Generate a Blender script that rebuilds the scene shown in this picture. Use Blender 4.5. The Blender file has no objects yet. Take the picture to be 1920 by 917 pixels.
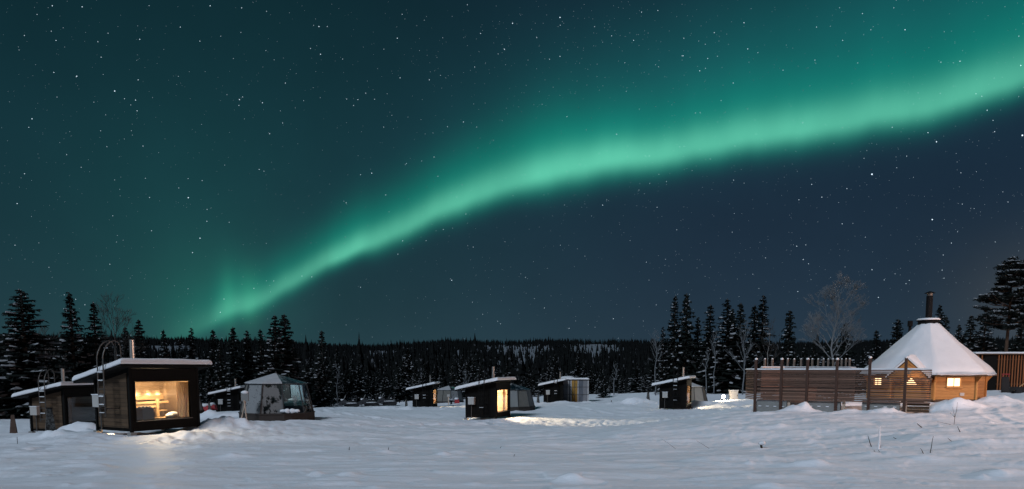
import bpy, math, random
import numpy as np
from mathutils import Vector, Matrix, noise as mnoise

S = bpy.context.scene
COL = S.collection

# ------------------------------------------------------------------ camera
F = 1280.0                    # focal length in pixels of a 1920 wide frame
PIT = math.radians(5.0)       # tilted slightly down, view shifted up
HOR = 693.0
EYE = 2.36
AX = HOR + F * math.tan(PIT)
cam = bpy.data.cameras.new("camera")
cam.sensor_width = 36.0
cam.lens = 36.0 * F / 1920.0
cam.shift_y = (AX - 458.5) / 1920.0
cam.clip_start = 0.1
cam.clip_end = 20000
co = bpy.data.objects.new("camera", cam)
COL.objects.link(co)
co.location = (0, 0, EYE)
co.rotation_euler = (math.pi / 2 - PIT, 0, 0)
S.camera = co
S.view_settings.view_transform = 'Standard'
S.view_settings.look = 'None'
S.view_settings.exposure = 0.0
S.view_settings.gamma = 1.0
S.view_settings.use_curve_mapping = False
S.render.engine = 'CYCLES'
S.cycles.use_denoising = True
S.cycles.max_bounces = 6
S.cycles.transparent_max_bounces = 16
S.cycles.caustics_reflective = False
S.cycles.caustics_refractive = False
S.cycles.sample_clamp_indirect = 4.0

C_, S_ = math.cos(PIT), math.sin(PIT)


def at(px, py, Y):
    """the point that far away (Y metres) seen at that spot of the photograph"""
    k = (AX - py) / F
    zz = Y * (k * C_ - S_) / (C_ + k * S_)
    d = Y * C_ - zz * S_
    return Vector(((px - 960) * d / F, Y, zz + EYE))


def direction(px, py):
    k = (AX - py) / F
    return Vector(((px - 960) / F, C_ + k * S_, k * C_ - S_)).normalized()


# ------------------------------------------------------------------ sky (aurora over a night sky)
world = bpy.data.worlds.new("World")
S.world = world
world.use_nodes = True


class NT:
    """small helper that writes shader math as expressions"""
    def __init__(s, nt):
        s.nt = nt

    def n(s, t, **k):
        x = s.nt.nodes.new(t)
        for a, b in k.items():
            setattr(x, a, b)
        return x

    def put(s, sock, v):
        if isinstance(v, bpy.types.NodeSocket):
            s.nt.links.new(v, sock)
        elif isinstance(v, (tuple, list)) and len(v) == 3 and sock.type == 'RGBA':
            sock.default_value = (*v, 1)
        else:
            sock.default_value = v

    def m(s, op, a, b=None, c=None, clamp=False):
        x = s.n('ShaderNodeMath', operation=op)
        x.use_clamp = clamp
        s.put(x.inputs[0], a)
        if b is not None:
            s.put(x.inputs[1], b)
        if c is not None:
            s.put(x.inputs[2], c)
        return x.outputs[0]

    def scale(s, col, f):
        x = s.n('ShaderNodeVectorMath', operation='SCALE')
        s.put(x.inputs[0], col)
        s.put(x.inputs['Scale'], f)
        return x.outputs[0]

    def add(s, a, b):
        x = s.n('ShaderNodeVectorMath', operation='ADD')
        s.put(x.inputs[0], a)
        s.put(x.inputs[1], b)
        return x.outputs[0]

    def mix(s, f, a, b):
        x = s.n('ShaderNodeMix', data_type='RGBA')
        s.put(x.inputs[0], f)
        s.put(x.inputs[6], a)
        s.put(x.inputs[7], b)
        return x.outputs[2]

    def curve(s, v, pts):
        x = s.n('ShaderNodeFloatCurve')
        cu = x.mapping.curves[0]
        pts = sorted(pts)
        cu.points[0].location = pts[0]
        cu.points[1].location = pts[-1]
        for p in pts[1:-1]:
            cu.points.new(*p)
        x.mapping.use_clip = False
        x.mapping.extend = 'HORIZONTAL'
        x.mapping.update()
        s.put(x.inputs['Value'], v)
        return x.outputs[0]

    def noise(s, vec, sc, det=3.0, rough=0.5):
        x = s.n('ShaderNodeTexNoise')
        s.put(x.inputs['Vector'], vec)
        x.inputs['Scale'].default_value = sc
        x.inputs['Detail'].default_value = det
        x.inputs['Roughness'].default_value = rough
        return x.outputs['Fac']

    def smooth(s, v, a, b, lo=0.0, hi=1.0):
        x = s.n('ShaderNodeMapRange', interpolation_type='SMOOTHSTEP')
        s.put(x.inputs[0], v)
        x.inputs[1].default_value = a
        x.inputs[2].default_value = b
        x.inputs[3].default_value = lo
        x.inputs[4].default_value = hi
        return x.outputs[0]


def build_sky():
    nt = world.node_tree
    for x in list(nt.nodes):
        nt.nodes.remove(x)
    g = NT(nt)
    out = g.n('ShaderNodeOutputWorld')
    bg = g.n('ShaderNodeBackground')
    nt.links.new(bg.outputs[0], out.inputs[0])
    tc = g.n('ShaderNodeTexCoord')
    sep = g.n('ShaderNodeSeparateXYZ')
    nt.links.new(tc.outputs['Generated'], sep.inputs[0])
    X, Y, Z = sep.outputs
    ys = g.m('MAXIMUM', Y, 0.15)
    u = g.m('DIVIDE', X, ys)
    v = g.m('DIVIDE', Z, ys)
    un = g.m('MULTIPLY_ADD', u, 0.5, 0.5, clamp=True)

    def uv(px, py):
        d = direction(px, py)
        return d.x / d.y, d.z / d.y

    def cv(rows, wid=False):
        pts = []
        for px, ref, val in rows:
            a, b = uv(px, ref)
            if wid:
                b2 = uv(px, ref - val)[1]
                pts.append(((a + 1) / 2, abs(b2 - b)))
            else:
                pts.append(((a + 1) / 2, val if val is not None else b))
        return g.curve(un, pts)

    # px, ridge y, lower width, upper width, outer width, strength
    T = [(2150, 60, 40, 90, 230, .62), (1920, 142, 42, 85, 230, .70), (1760, 192, 44, 76, 215, .78), (1600, 225, 44, 70, 200, .80),
         (1400, 258, 42, 64, 190, .88), (1250, 286, 40, 58, 170, .93), (1120, 306, 42, 58, 155, .97), (1040, 320, 42, 62, 145, 1.0), (960, 342, 36, 58, 140, .84),
         (880, 370, 36, 52, 125, .82), (800, 404, 32, 46, 112, .72), (720, 444, 30, 42, 95, .70), (655, 474, 22, 40, 85, .80),
         (612, 490, 24, 36, 78, .58), (540, 532, 26, 34, 72, .50), (480, 566, 26, 34, 70, .46), (432, 580, 24, 42, 80, .46),
         (392, 604, 26, 40, 90, .26), (330, 622, 30, 50, 110, .13), (250, 640, 30, 60, 120, .03), (0, 660, 30, 60, 120, 0.0)]
    ridge = cv([(t[0], t[1], None) for t in T])
    wb = cv([(t[0], t[1], t[2] * .66) for t in T], True)
    wa = cv([(t[0], t[1], t[3]) for t in T], True)
    wo = cv([(t[0], t[1], t[4]) for t in T], True)
    amp = cv([(t[0], t[1], t[5]) for t in T])
    # vertical ray structure, stretched along the field lines, and a gentle wobble of the lower edge
    comb = g.n('ShaderNodeCombineXYZ')
    g.put(comb.inputs[0], u)
    g.put(comb.inputs[1], g.m('MULTIPLY', v, 0.25))
    ray = g.noise(comb.outputs[0], 8.0, 2.0, .5)
    comb2 = g.n('ShaderNodeCombineXYZ')
    g.put(comb2.inputs[0], u)
    wob = g.m('MULTIPLY', g.m('SUBTRACT', g.noise(comb2.outputs[0], 11.0, 2.0), 0.5), 0.018)
    d = g.m('SUBTRACT', v, g.m('ADD', ridge, wob))

    def gauss(x, w):
        q = g.m('DIVIDE', x, w)
        return g.m('EXPONENT', g.m('MULTIPLY', g.m('MULTIPLY', q, q), -1.0))
    up = g.m('GREATER_THAN', d, 0.0)
    dn = g.m('SUBTRACT', 1.0, up)

    def band(a, b):
        return g.m('MULTIPLY', gauss(d, g.m('ADD', g.m('MULTIPLY', up, g.m('MULTIPLY', wa, a)), g.m('MULTIPLY', dn, g.m('MULTIPLY', wb, b)))), amp)
    fine = g.noise(comb.outputs[0], 38.0, 2.0, .5)
    rays = g.m('ADD', g.m('MULTIPLY_ADD', ray, 0.5, 0.66), g.m('MULTIPLY', fine, g.smooth(u, -.35, 0.0, .32, .12)))
    core = g.m('MULTIPLY', band(.70, .95), rays)
    emer = g.m('MULTIPLY', band(1.55, 1.22), g.m('MULTIPLY_ADD', rays, .5, .5))
    w2 = g.m('ADD', g.m('MULTIPLY', up, wo), g.m('MULTIPLY', g.m('SUBTRACT', 1.0, up), g.m('MULTIPLY', wb, 1.6)))
    outer = g.m('MULTIPLY', gauss(d, w2), amp)

    def blob(px, py, rx, ry, ang=0.0):
        a, b = uv(px, py)
        ru, rv = rx / F, ry / F
        dx = g.m('SUBTRACT', u, a)
        dy = g.m('SUBTRACT', v, b)
        ca, sa = math.cos(ang), math.sin(ang)
        p = g.m('DIVIDE', g.m('ADD', g.m('MULTIPLY', dx, ca), g.m('MULTIPLY', dy, sa)), ru)
        q = g.m('DIVIDE', g.m('SUBTRACT', g.m('MULTIPLY', dy, ca), g.m('MULTIPLY', dx, sa)), rv)
        e = g.m('ADD', g.m('MULTIPLY', p, p), g.m('MULTIPLY', q, q))
        return g.m('EXPONENT', g.m('MULTIPLY', e, -1.0))

    # night sky base: teal upper left, navy below the band on the right, paler at the horizon
    side = g.smooth(u, -0.35, 0.35)
    base = g.mix(side, (0.0060, 0.031, 0.042), (0.0085, 0.022, 0.043))
    hz = g.m('EXPONENT', g.m('MULTIPLY', g.m('MAXIMUM', v, 0.0), -7.0))
    base = g.add(base, g.scale((0.016, 0.023, 0.025), hz))
    topd = g.smooth(v, 0.30, 0.60, 1.0, 0.72)
    col = g.scale(base, topd)
    front = g.smooth(Y, 0.0, 0.3)
    col = g.add(col, g.scale((0.000, 0.066, 0.056), g.m('MULTIPLY', outer, front)))
    col = g.add(col, g.scale((-0.004, 0.175, 0.098), g.m('MULTIPLY', emer, front)))
    col = g.add(col, g.scale((0.112, 0.325, 0.208), g.m('MULTIPLY', g.m('POWER', core, 1.35), front)))
    col = g.add(col, g.scale((0.002, 0.030, 0.016), g.m('MULTIPLY', blob(400, 560, 130, 110), front)))
    col = g.add(col, g.scale((0.001, 0.017, 0.014), g.m('MULTIPLY', blob(330, 430, 230, 230), front)))
    col = g.add(col, g.scale((0.008, 0.066, 0.032), g.m('MULTIPLY', blob(428, 566, 14, 50), front)))
    col = g.add(col, g.scale((0.010, 0.070, 0.034), g.m('MULTIPLY', blob(468, 560, 20, 44), front)))
    col = g.add(col, g.scale((0.000, 0.055, 0.050), g.m('MULTIPLY', blob(1750, 20, 620, 140, .22), front)))
    col = g.add(col, g.scale((0.030, 0.026, 0.018), g.m('MULTIPLY', blob(1950, 570, 150, 110), front)))
    # fine patchiness so the sky is not a clean gradient
    gr = g.noise(tc.outputs['Generated'], 5.0, 4.0, .6)
    col = g.scale(col, g.m('MULTIPLY_ADD', gr, 0.35, 0.83))
    g.put(bg.inputs['Color'], col)
    bg.inputs['Strength'].default_value = 1.0


build_sky()

# ------------------------------------------------------------------ moonlight
sun = bpy.data.lights.new("moon", 'SUN')
sun.energy = 1.85
sun.angle = math.radians(14.0)
sun.color = (0.80, 0.93, 1.09)
so = bpy.data.objects.new("moon", sun)
COL.objects.link(so)
MOON = Vector((-0.42, -0.68, 0.60)).normalized()      # towards the moon
so.rotation_euler = MOON.to_track_quat('Z', 'Y').to_euler()
so.location = (0, 0, 60)


# ------------------------------------------------------------------ object helpers
def tag(o, label=None, cat=None, group=None, kind=None):
    if label:
        o['label'] = label
    if cat:
        o['category'] = cat
    if group:
        o['group'] = group
    if kind:
        o['kind'] = kind
    return o


def empty(name, loc, rz=0.0, label=None, cat=None, group=None, sc=None):
    o = bpy.data.objects.new(name, None)
    COL.objects.link(o)
    o.location = loc
    o.rotation_euler = (0, 0, rz)
    if sc is not None:
        o.scale = sc
    o.empty_display_size = 0.2
    return tag(o, label, cat, group)


class MB:
    """collects faces and links them as one mesh object"""
    def __init__(s):
        s.v, s.f, s.m = [], [], []

    def face(s, pts, m=0):
        i = len(s.v)
        s.v.extend([tuple(p) for p in pts])
        s.f.append(tuple(range(i, i + len(pts))))
        s.m.append(m)

    def hexa(s, p, m=0):
        """8 points: bottom ring 0-3, top ring 4-7"""
        i = len(s.v)
        s.v.extend([tuple(q) for q in p])
        for q in ((0, 3, 2, 1), (4, 5, 6, 7), (0, 1, 5, 4), (1, 2, 6, 5), (2, 3, 7, 6), (3, 0, 4, 7)):
            s.f.append(tuple(i + k for k in q))
            s.m.append(m)

    def box(s, c, d, m=0, mat=None):
        x, y, z = d[0] / 2, d[1] / 2, d[2] / 2
        p = [Vector((a, b, e)) for e in (-z, z) for a, b in ((-x, -y), (x, -y), (x, y), (-x, y))]
        if mat is not None:
            p = [mat @ q for q in p]
        s.hexa([q + Vector(c) for q in p], m)

    def bx(s, x0, x1, y0, y1, z0, z1, m=0):
        s.box(((x0 + x1) / 2, (y0 + y1) / 2, (z0 + z1) / 2), (x1 - x0, y1 - y0, z1 - z0), m)

    def tube(s, pts, rad, n=8, m=0, cap=True):
        pts = [Vector(p) for p in pts]
        if not isinstance(rad, (list, tuple)):
            rad = [rad] * len(pts)
        rings = []
        for k, p in enumerate(pts):
            t = (pts[min(k + 1, len(pts) - 1)] - pts[max(k - 1, 0)]).normalized()
            a = Vector((0, 0, 1)) if abs(t.z) < 0.9 else Vector((1, 0, 0))
            e1 = t.cross(a).normalized()
            e2 = t.cross(e1)
            i = len(s.v)
            for q in range(n):
                w = 2 * math.pi * q / n
                s.v.append(tuple(p + (e1 * math.cos(w) + e2 * math.sin(w)) * rad[k]))
            rings.append(i)
        for k in range(len(rings) - 1):
            a, b = rings[k], rings[k + 1]
            for q in range(n):
                s.f.append((a + q, a + (q + 1) % n, b + (q + 1) % n, b + q))
                s.m.append(m)
        if cap:
            s.f.append(tuple(rings[0] + q for q in range(n - 1, -1, -1)))
            s.m.append(m)
            s.f.append(tuple(rings[-1] + q for q in range(n)))
            s.m.append(m)

    def lathe(s, prof, n=16, m=0, a0=0.0, c=(0, 0, 0)):
        rings = []
        for r, z in prof:
            i = len(s.v)
            for q in range(n):
                w = a0 + 2 * math.pi * q / n
                s.v.append((c[0] + r * math.cos(w), c[1] + r * math.sin(w), c[2] + z))
            rings.append(i)
        for k in range(len(rings) - 1):
            a, b = rings[k], rings[k + 1]
            for q in range(n):
                s.f.append((a + q, a + (q + 1) % n, b + (q + 1) % n, b + q))
                s.m.append(m)
        s.f.append(tuple(rings[0] + q for q in range(n - 1, -1, -1)))
        s.m.append(m)
        s.f.append(tuple(rings[-1] + q for q in range(n)))
        s.m.append(m)

    def blob(s, c, r, seed=0, n=8, k=5, jit=.15, m=0):
        rr = random.Random(seed)
        rings = []
        for a in range(k + 1):
            th = math.pi * a / k
            i = len(s.v)
            for q in range(n):
                w = 2 * math.pi * q / n
                j = 1 + rr.uniform(-jit, jit)
                s.v.append((c[0] + r[0] * math.sin(th) * math.cos(w) * j, c[1] + r[1] * math.sin(th) * math.sin(w) * j, c[2] + r[2] * math.cos(th) * (j if 0 < a < k else 1)))
            rings.append(i)
        for a in range(k):
            for q in range(n):
                s.f.append((rings[a] + q, rings[a + 1] + q, rings[a + 1] + (q + 1) % n, rings[a] + (q + 1) % n))
                s.m.append(m)

    def mesh(s, name, mats, smooth=False):
        me = bpy.data.meshes.new(name)
        me.from_pydata(s.v, [], s.f)
        for q in (mats if isinstance(mats, (list, tuple)) else [mats]):
            me.materials.append(q)
        me.polygons.foreach_set('material_index', s.m)
        if smooth:
            me.polygons.foreach_set('use_smooth', [True] * len(s.f))
        me.update()
        return me

    def build(s, name, mats, parent=None, smooth=False, loc=None, rot=None):
        o = bpy.data.objects.new(name, s.mesh(name, mats, smooth))
        COL.objects.link(o)
        if parent is not None:
            o.parent = parent
        if loc is not None:
            o.location = loc
        if rot is not None:
            o.rotation_euler = rot
        return o


def snow_slab(x0, x1, y0, y1, zf, th, seed=0, n=26, edge=.10, over=.03):
    """a rounded blanket of snow lying on the sloped plane zf(x)"""
    b = MB()
    x0 -= over; x1 += over; y0 -= over; y1 += over
    xs = [x0 + (x1 - x0) * (0.5 - 0.5 * math.cos(math.pi * i / n)) for i in range(n + 1)]
    ys = [y0 + (y1 - y0) * (0.5 - 0.5 * math.cos(math.pi * i / n)) for i in range(n + 1)]
    for j, y in enumerate(ys):
        for i, x in enumerate(xs):
            e = min(x - x0, x1 - x, y - y0, y1 - y) / edge
            h = th * (0.25 + 0.75 * math.sqrt(max(0.0, 1 - (1 - min(e, 1.0)) ** 2)))
            nz = mnoise.noise(Vector((x * 1.3 + seed * 7, y * 1.3, seed))) * th * .14
            px = x + mnoise.noise(Vector((y * 2.3, seed * 3.1, 1))) * .035 * (1 if i in (0, n) else 0)
            py = y + mnoise.noise(Vector((x * 2.3, seed * 3.7, 5))) * .035 * (1 if j in (0, n) else 0)
            b.v.append((px, py, zf(x) + h + nz))
    w = n + 1
    top = len(b.v)
    for j, y in enumerate(ys):
        for i, x in enumerate(xs):
            if i in (0, n) or j in (0, n):
                p = b.v[j * w + i]
                b.v.append((p[0], p[1], zf(x) - .012))
            else:
                b.v.append((x, y, zf(x) - .012))
    for j in range(n):
        for i in range(n):
            a = j * w + i
            b.f.append((a, a + 1, a + w + 1, a + w)); b.m.append(0)
            b.f.append((top + a + w, top + a + w + 1, top + a + 1, top + a)); b.m.append(0)
    for i in range(n):
        for a, c in ((i, i + 1), (n * w + i + 1, n * w + i)):
            b.f.append((c, a, top + a, top + c)); b.m.append(0)
        for a, c in (((i + 1) * w, i * w), (i * w + n, (i + 1) * w + n)):
            b.f.append((c, a, top + a, top + c)); b.m.append(0)
    return b


# ------------------------------------------------------------------ materials
MAT = {}


def mat(name, col, rough=.7, metal=0.0, var=0.0, vscale=3.0, bump=0.0, bscale=20.0, spec=.3, stretch=(1, 1, 1), col2=None):
    m = bpy.data.materials.new(name)
    m.use_nodes = True
    g = NT(m.node_tree)
    p = m.node_tree.nodes['Principled BSDF']
    p.inputs['Roughness'].default_value = rough
    p.inputs['Metallic'].default_value = metal
    p.inputs['Specular IOR Level'].default_value = spec
    p.inputs['Base Color'].default_value = (*col, 1)
    if var or bump or col2:
        tc = g.n('ShaderNodeTexCoord')
        mp = g.n('ShaderNodeMapping')
        mp.inputs['Scale'].default_value = stretch
        m.node_tree.links.new(tc.outputs['Object'], mp.inputs[0])
        vec = mp.outputs[0]
        if var or col2:
            f = g.noise(vec, vscale, 5.0, .6)
            if col2:
                c = g.mix(g.smooth(f, .4, .62), col, col2)
            else:
                c = g.scale(tuple(col), g.m('MULTIPLY_ADD', f, 2 * var, 1 - var))
            g.put(p.inputs['Base Color'], c)
        if bump:
            bn = g.n('ShaderNodeBump')
            bn.inputs['Strength'].default_value = bump
            bn.inputs['Distance'].default_value = .02
            g.put(bn.inputs['Height'], g.noise(vec, bscale, 5.0, .65))
            m.node_tree.links.new(bn.outputs[0], p.inputs['Normal'])
    MAT[name] = m
    return m


def boards(name, col, pitch=.12, axis='Z', groove=.35, var=.35, rough=.75):
    """timber boarding: each board its own tone, dark joint between boards, grain along the board"""
    m = bpy.data.materials.new(name)
    m.use_nodes = True
    g = NT(m.node_tree)
    p = m.node_tree.nodes['Principled BSDF']
    p.inputs['Roughness'].default_value = rough
    p.inputs['Specular IOR Level'].default_value = .25
    tc = g.n('ShaderNodeTexCoord')
    sp = g.n('ShaderNodeSeparateXYZ')
    m.node_tree.links.new(tc.outputs['Object'], sp.inputs[0])
    w = g.m('DIVIDE', sp.outputs[axis], pitch)
    idx = g.m('FLOOR', w)
    fr = g.m('FRACT', w)
    wn = g.n('ShaderNodeTexWhiteNoise', noise_dimensions='1D')
    g.put(wn.inputs['W'], idx)
    mp = g.n('ShaderNodeMapping')
    mp.inputs['Scale'].default_value = (1.2, 1.2, 14) if axis == 'Z' else (14, 14, 1.2)
    m.node_tree.links.new(tc.outputs['Object'], mp.inputs[0])
    gr = g.noise(mp.outputs[0], 2.5, 5.0, .65)
    tone = g.m('ADD', g.m('MULTIPLY_ADD', wn.outputs['Value'], var, 1 - var * .8), g.m('MULTIPLY', g.m('SUBTRACT', gr, .5), .9))
    edge = g.m('MINIMUM', fr, g.m('SUBTRACT', 1.0, fr))
    joint = g.smooth(edge, 0.02, 0.07, groove, 1.0)
    g.put(p.inputs['Base Color'], g.scale(tuple(col), g.m('MULTIPLY', tone, joint)))
    bn = g.n('ShaderNodeBump')
    bn.inputs['Strength'].default_value = .6
    bn.inputs['Distance'].default_value = .015
    g.put(bn.inputs['Height'], joint)
    m.node_tree.links.new(bn.outputs[0], p.inputs['Normal'])
    MAT[name] = m
    return m


def glow(name, col, strength):
    m = bpy.data.materials.new(name)
    m.use_nodes = True
    p = m.node_tree.nodes['Principled BSDF']
    p.inputs['Base Color'].default_value = (*col, 1)
    p.inputs['Emission Color'].default_value = (*col, 1)
    p.inputs['Emission Strength'].default_value = strength
    MAT[name] = m
    return m


def pane_glass(name, tint=(.94, .96, .96), refl=.05, frost=0.0, frost_col=(.5, .52, .53), fscale=2.2, flo=.45, fhi=.6):
    """thin window glass: mostly see-through, a clear reflection, patches of rime when frost > 0"""
    m = bpy.data.materials.new(name)
    m.use_nodes = True
    nt = m.node_tree
    g = NT(nt)
    nt.nodes.remove(nt.nodes['Principled BSDF'])
    out = nt.nodes['Material Output']
    tr = g.n('ShaderNodeBsdfTransparent')
    g.put(tr.inputs[0], tint)
    gl = g.n('ShaderNodeBsdfGlossy')
    gl.inputs['Roughness'].default_value = .03
    lw = g.n('ShaderNodeLayerWeight')
    lw.inputs['Blend'].default_value = .5
    f = g.m('MULTIPLY_ADD', g.m('POWER', lw.outputs['Facing'], 5.0), .85 - refl, refl, clamp=True)
    mx = g.n('ShaderNodeMixShader')
    g.put(mx.inputs[0], f)
    nt.links.new(tr.outputs[0], mx.inputs[1])
    nt.links.new(gl.outputs[0], mx.inputs[2])
    res = mx.outputs[0]
    if frost > 0:
        tc = g.n('ShaderNodeTexCoord')
        a = g.noise(tc.outputs['Object'], fscale, 6.0, .62)
        df = g.n('ShaderNodeBsdfDiffuse')
        g.put(df.inputs[0], frost_col)
        mx2 = g.n('ShaderNodeMixShader')
        g.put(mx2.inputs[0], g.smooth(a, flo, fhi, 0.0, frost))
        nt.links.new(res, mx2.inputs[1])
        nt.links.new(df.outputs[0], mx2.inputs[2])
        res = mx2.outputs[0]
    nt.links.new(res, out.inputs[0])
    MAT[name] = m
    return m


def snow_mat(name, col, bumps):
    m = bpy.data.materials.new(name)
    m.use_nodes = True
    g = NT(m.node_tree)
    p = m.node_tree.nodes['Principled BSDF']
    p.inputs['Roughness'].default_value = .55
    p.inputs['Specular IOR Level'].default_value = .25
    tc = g.n('ShaderNodeTexCoord')
    vec = tc.outputs['Object']
    f = g.noise(vec, 1.7, 5.0, .6)
    g.put(p.inputs['Base Color'], g.scale(tuple(col), g.m('MULTIPLY_ADD', f, .16, .92)))
    h = None
    for sc, amp, st in bumps:
        mp = g.n('ShaderNodeMapping')
        mp.inputs['Scale'].default_value = st
        m.node_tree.links.new(vec, mp.inputs[0])
        q = g.m('MULTIPLY', g.noise(mp.outputs[0], sc, 4.0, .6), amp)
        h = q if h is None else g.m('ADD', h, q)
    bn = g.n('ShaderNodeBump')
    bn.inputs['Strength'].default_value = 1.0
    bn.inputs['Distance'].default_value = 1.0
    g.put(bn.inputs['Height'], h)
    m.node_tree.links.new(bn.outputs[0], p.inputs['Normal'])
    MAT[name] = m
    return m


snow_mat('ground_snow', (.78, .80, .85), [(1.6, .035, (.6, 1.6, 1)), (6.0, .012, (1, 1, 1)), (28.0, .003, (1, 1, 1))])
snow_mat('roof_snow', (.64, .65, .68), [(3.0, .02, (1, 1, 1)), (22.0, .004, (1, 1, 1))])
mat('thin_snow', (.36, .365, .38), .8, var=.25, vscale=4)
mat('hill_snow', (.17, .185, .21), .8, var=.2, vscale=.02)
mat('black_timber', (.006, .0056, .0053), .85, spec=.1, var=.4, vscale=6, bump=.3, bscale=18)
boards('black_boards', (.005, .0046, .0042), .14, 'X', .3)
MAT['black_boards'].node_tree.nodes['Principled BSDF'].inputs['Specular IOR Level'].default_value = .08
boards('brown_boards', (.072, .045, .026), .145, 'Z', .25, .5)
boards('inside_boards', (.17, .108, .058), .13, 'Z', .55, .3)
boards('hut_boards', (.40, .19, .062), .14, 'Z', .55, .25)
mat('bench_wood', (.42, .27, .13), .6, var=.2, vscale=5, stretch=(1, 1, 8))
mat('hut_trim', (.42, .20, .06), .65, var=.25, vscale=6)
mat('hut_dark', (.06, .035, .02), .75, var=.3, vscale=6)
mat('steel', (.42, .39, .36), .38, metal=1.0, var=.3, vscale=4, stretch=(1, 1, .3))
mat('galvanised', (.10, .095, .09), .5, metal=.6, var=.25)
mat('black_metal', (.008, .008, .0085), .7, spec=.06, var=.3)
mat('box_white', (.36, .345, .33), .55, var=.12)
mat('concrete', (.2, .2, .195), .9, var=.25, vscale=7, bump=.5, bscale=30)
boards('slat_wood', (.17, .098, .072), .0765, 'Z', 1.0, .95)
mat('post_wood', (.05, .027, .02), .8, var=.4, vscale=7, stretch=(3, 3, .6))
mat('grey_post', (.13, .105, .09), .85, var=.3)
mat('pale_post', (.42, .32, .25), .8, var=.2)
boards('orange_slats', (.23, .085, .032), .19, 'X', 1.0, .6)
mat('curtain', (.55, .42, .28), .9, var=.15)
def translucent(m, col):
    nt = m.node_tree
    g = NT(nt)
    t = g.n('ShaderNodeBsdfTranslucent')
    g.put(t.inputs[0], col)
    mx = g.n('ShaderNodeMixShader')
    mx.inputs[0].default_value = .5
    nt.links.new(nt.nodes['Principled BSDF'].outputs[0], mx.inputs[1])
    nt.links.new(t.outputs[0], mx.inputs[2])
    nt.links.new(mx.outputs[0], nt.nodes['Material Output'].inputs[0])


translucent(MAT['curtain'], (.6, .44, .28))
mat('white_curtain', (.62, .68, .70), .9, var=.1)
mat('linen', (.6, .6, .6), .9)
mat('duvet_teal', (.10, .20, .20), .9, var=.2)
mat('stove_black', (.05, .045, .045), .6)
mat('needles', (.009, .012, .011), .9, spec=.1, var=.5, vscale=1.5)
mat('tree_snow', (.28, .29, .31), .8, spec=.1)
mat('far_needles', (.0075, .0085, .0085), .95, spec=.0)
def snow_specks(m, dark, light, sc, lo, hi):
    g = NT(m.node_tree)
    tc = g.n('ShaderNodeTexCoord')
    f = g.noise(tc.outputs['Object'], sc, 3.0, .6)
    c = g.mix(g.smooth(f, lo, hi), dark, light)
    g.put(m.node_tree.nodes['Principled BSDF'].inputs['Base Color'], c)


snow_specks(MAT['far_needles'], (.0075, .0085, .0085), (.085, .09, .10), 1.1, .60, .68)
mat('hill_needles', (.0085, .0095, .0098), .95, spec=0.0)
mat('bark', (.05, .042, .038), .9, var=.4, vscale=4)
mat('pine_bark', (.06, .036, .024), .9, var=.4, vscale=4)
mat('birch_bark', (.22, .20, .19), .8, var=.5, vscale=3)
mat('frosted_twig', (.125, .135, .145), .85, var=.2)
mat('twig', (.03, .025, .02), .9)
mat('dark_pylon', (.014, .012, .011), .85, col2=(.10, .10, .10), vscale=9)
mat('pylon_brown', (.10, .06, .045), .85, var=.4)
mat('pylon_light', (.24, .22, .20), .85, col2=(.04, .035, .033), vscale=5)
mat('red_paint', (.30, .03, .035), .5, var=.3)
mat('rubber', (.015, .015, .016), .7)
mat('sled_body', (.03, .03, .034), .35, spec=.5, var=.3)
mat('sled_stripe', (.16, .05, .03), .4)
mat('panel_grey', (.15, .155, .17), .6, var=.35, vscale=2.5, stretch=(6, 6, .5))
mat('panel_blue', (.08, .09, .11), .6, var=.4, vscale=2.5, stretch=(6, 6, .5))
mat('panel_white', (.34, .34, .35), .6, var=.15)
mat('panel_yellow', (.27, .15, .03), .6, var=.4, vscale=2.5, stretch=(6, 6, .5))
mat('igloo_frame', (.035, .037, .04), .5)
mat('igloo_base', (.032, .026, .023), .85, var=.4, vscale=5)
mat('fabric_panel', (.12, .115, .105), .9, var=.25, vscale=3)
mat('fabric_grey', (.17, .175, .175), .9, var=.15, vscale=3)
pane_glass('clear_glass')
pane_glass('igloo_glass', (.85, .92, .94), .08, .35, (.3, .33, .34), 2.6, .52, .66)
pane_glass('rimed_glass', (.6, .62, .62), .05, 1.0, (.14, .14, .14), 2.3, .40, .5)
pane_glass('snowed_glass', (.6, .62, .62), .05, 1.0, (.20, .205, .21), 6.5, .36, .42)
glow('warm_window', (1.0, .70, .38), 2.4)
glow('lamp_warm', (1.0, .72, .40), 30.0)
glow('strip_light', (1.0, .74, .42), 6.0)
glow('flood_lens', (1.0, .88, .68), 260.0)


def lamp(name, loc, power, col=(1.0, .66, .36), r=.06, parent=None, spot=None, aim=None):
    l = bpy.data.lights.new(name, 'SPOT' if spot else 'POINT')
    l.energy = power
    l.color = col
    l.shadow_soft_size = r
    o = bpy.data.objects.new(name, l)
    COL.objects.link(o)
    o.location = loc
    if spot:
        l.spot_size = math.radians(spot)
        l.spot_blend = .5
        o.rotation_euler = Vector(aim).to_track_quat('-Z', 'Y').to_euler()
    if parent:
        o.parent = parent
    return o


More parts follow.
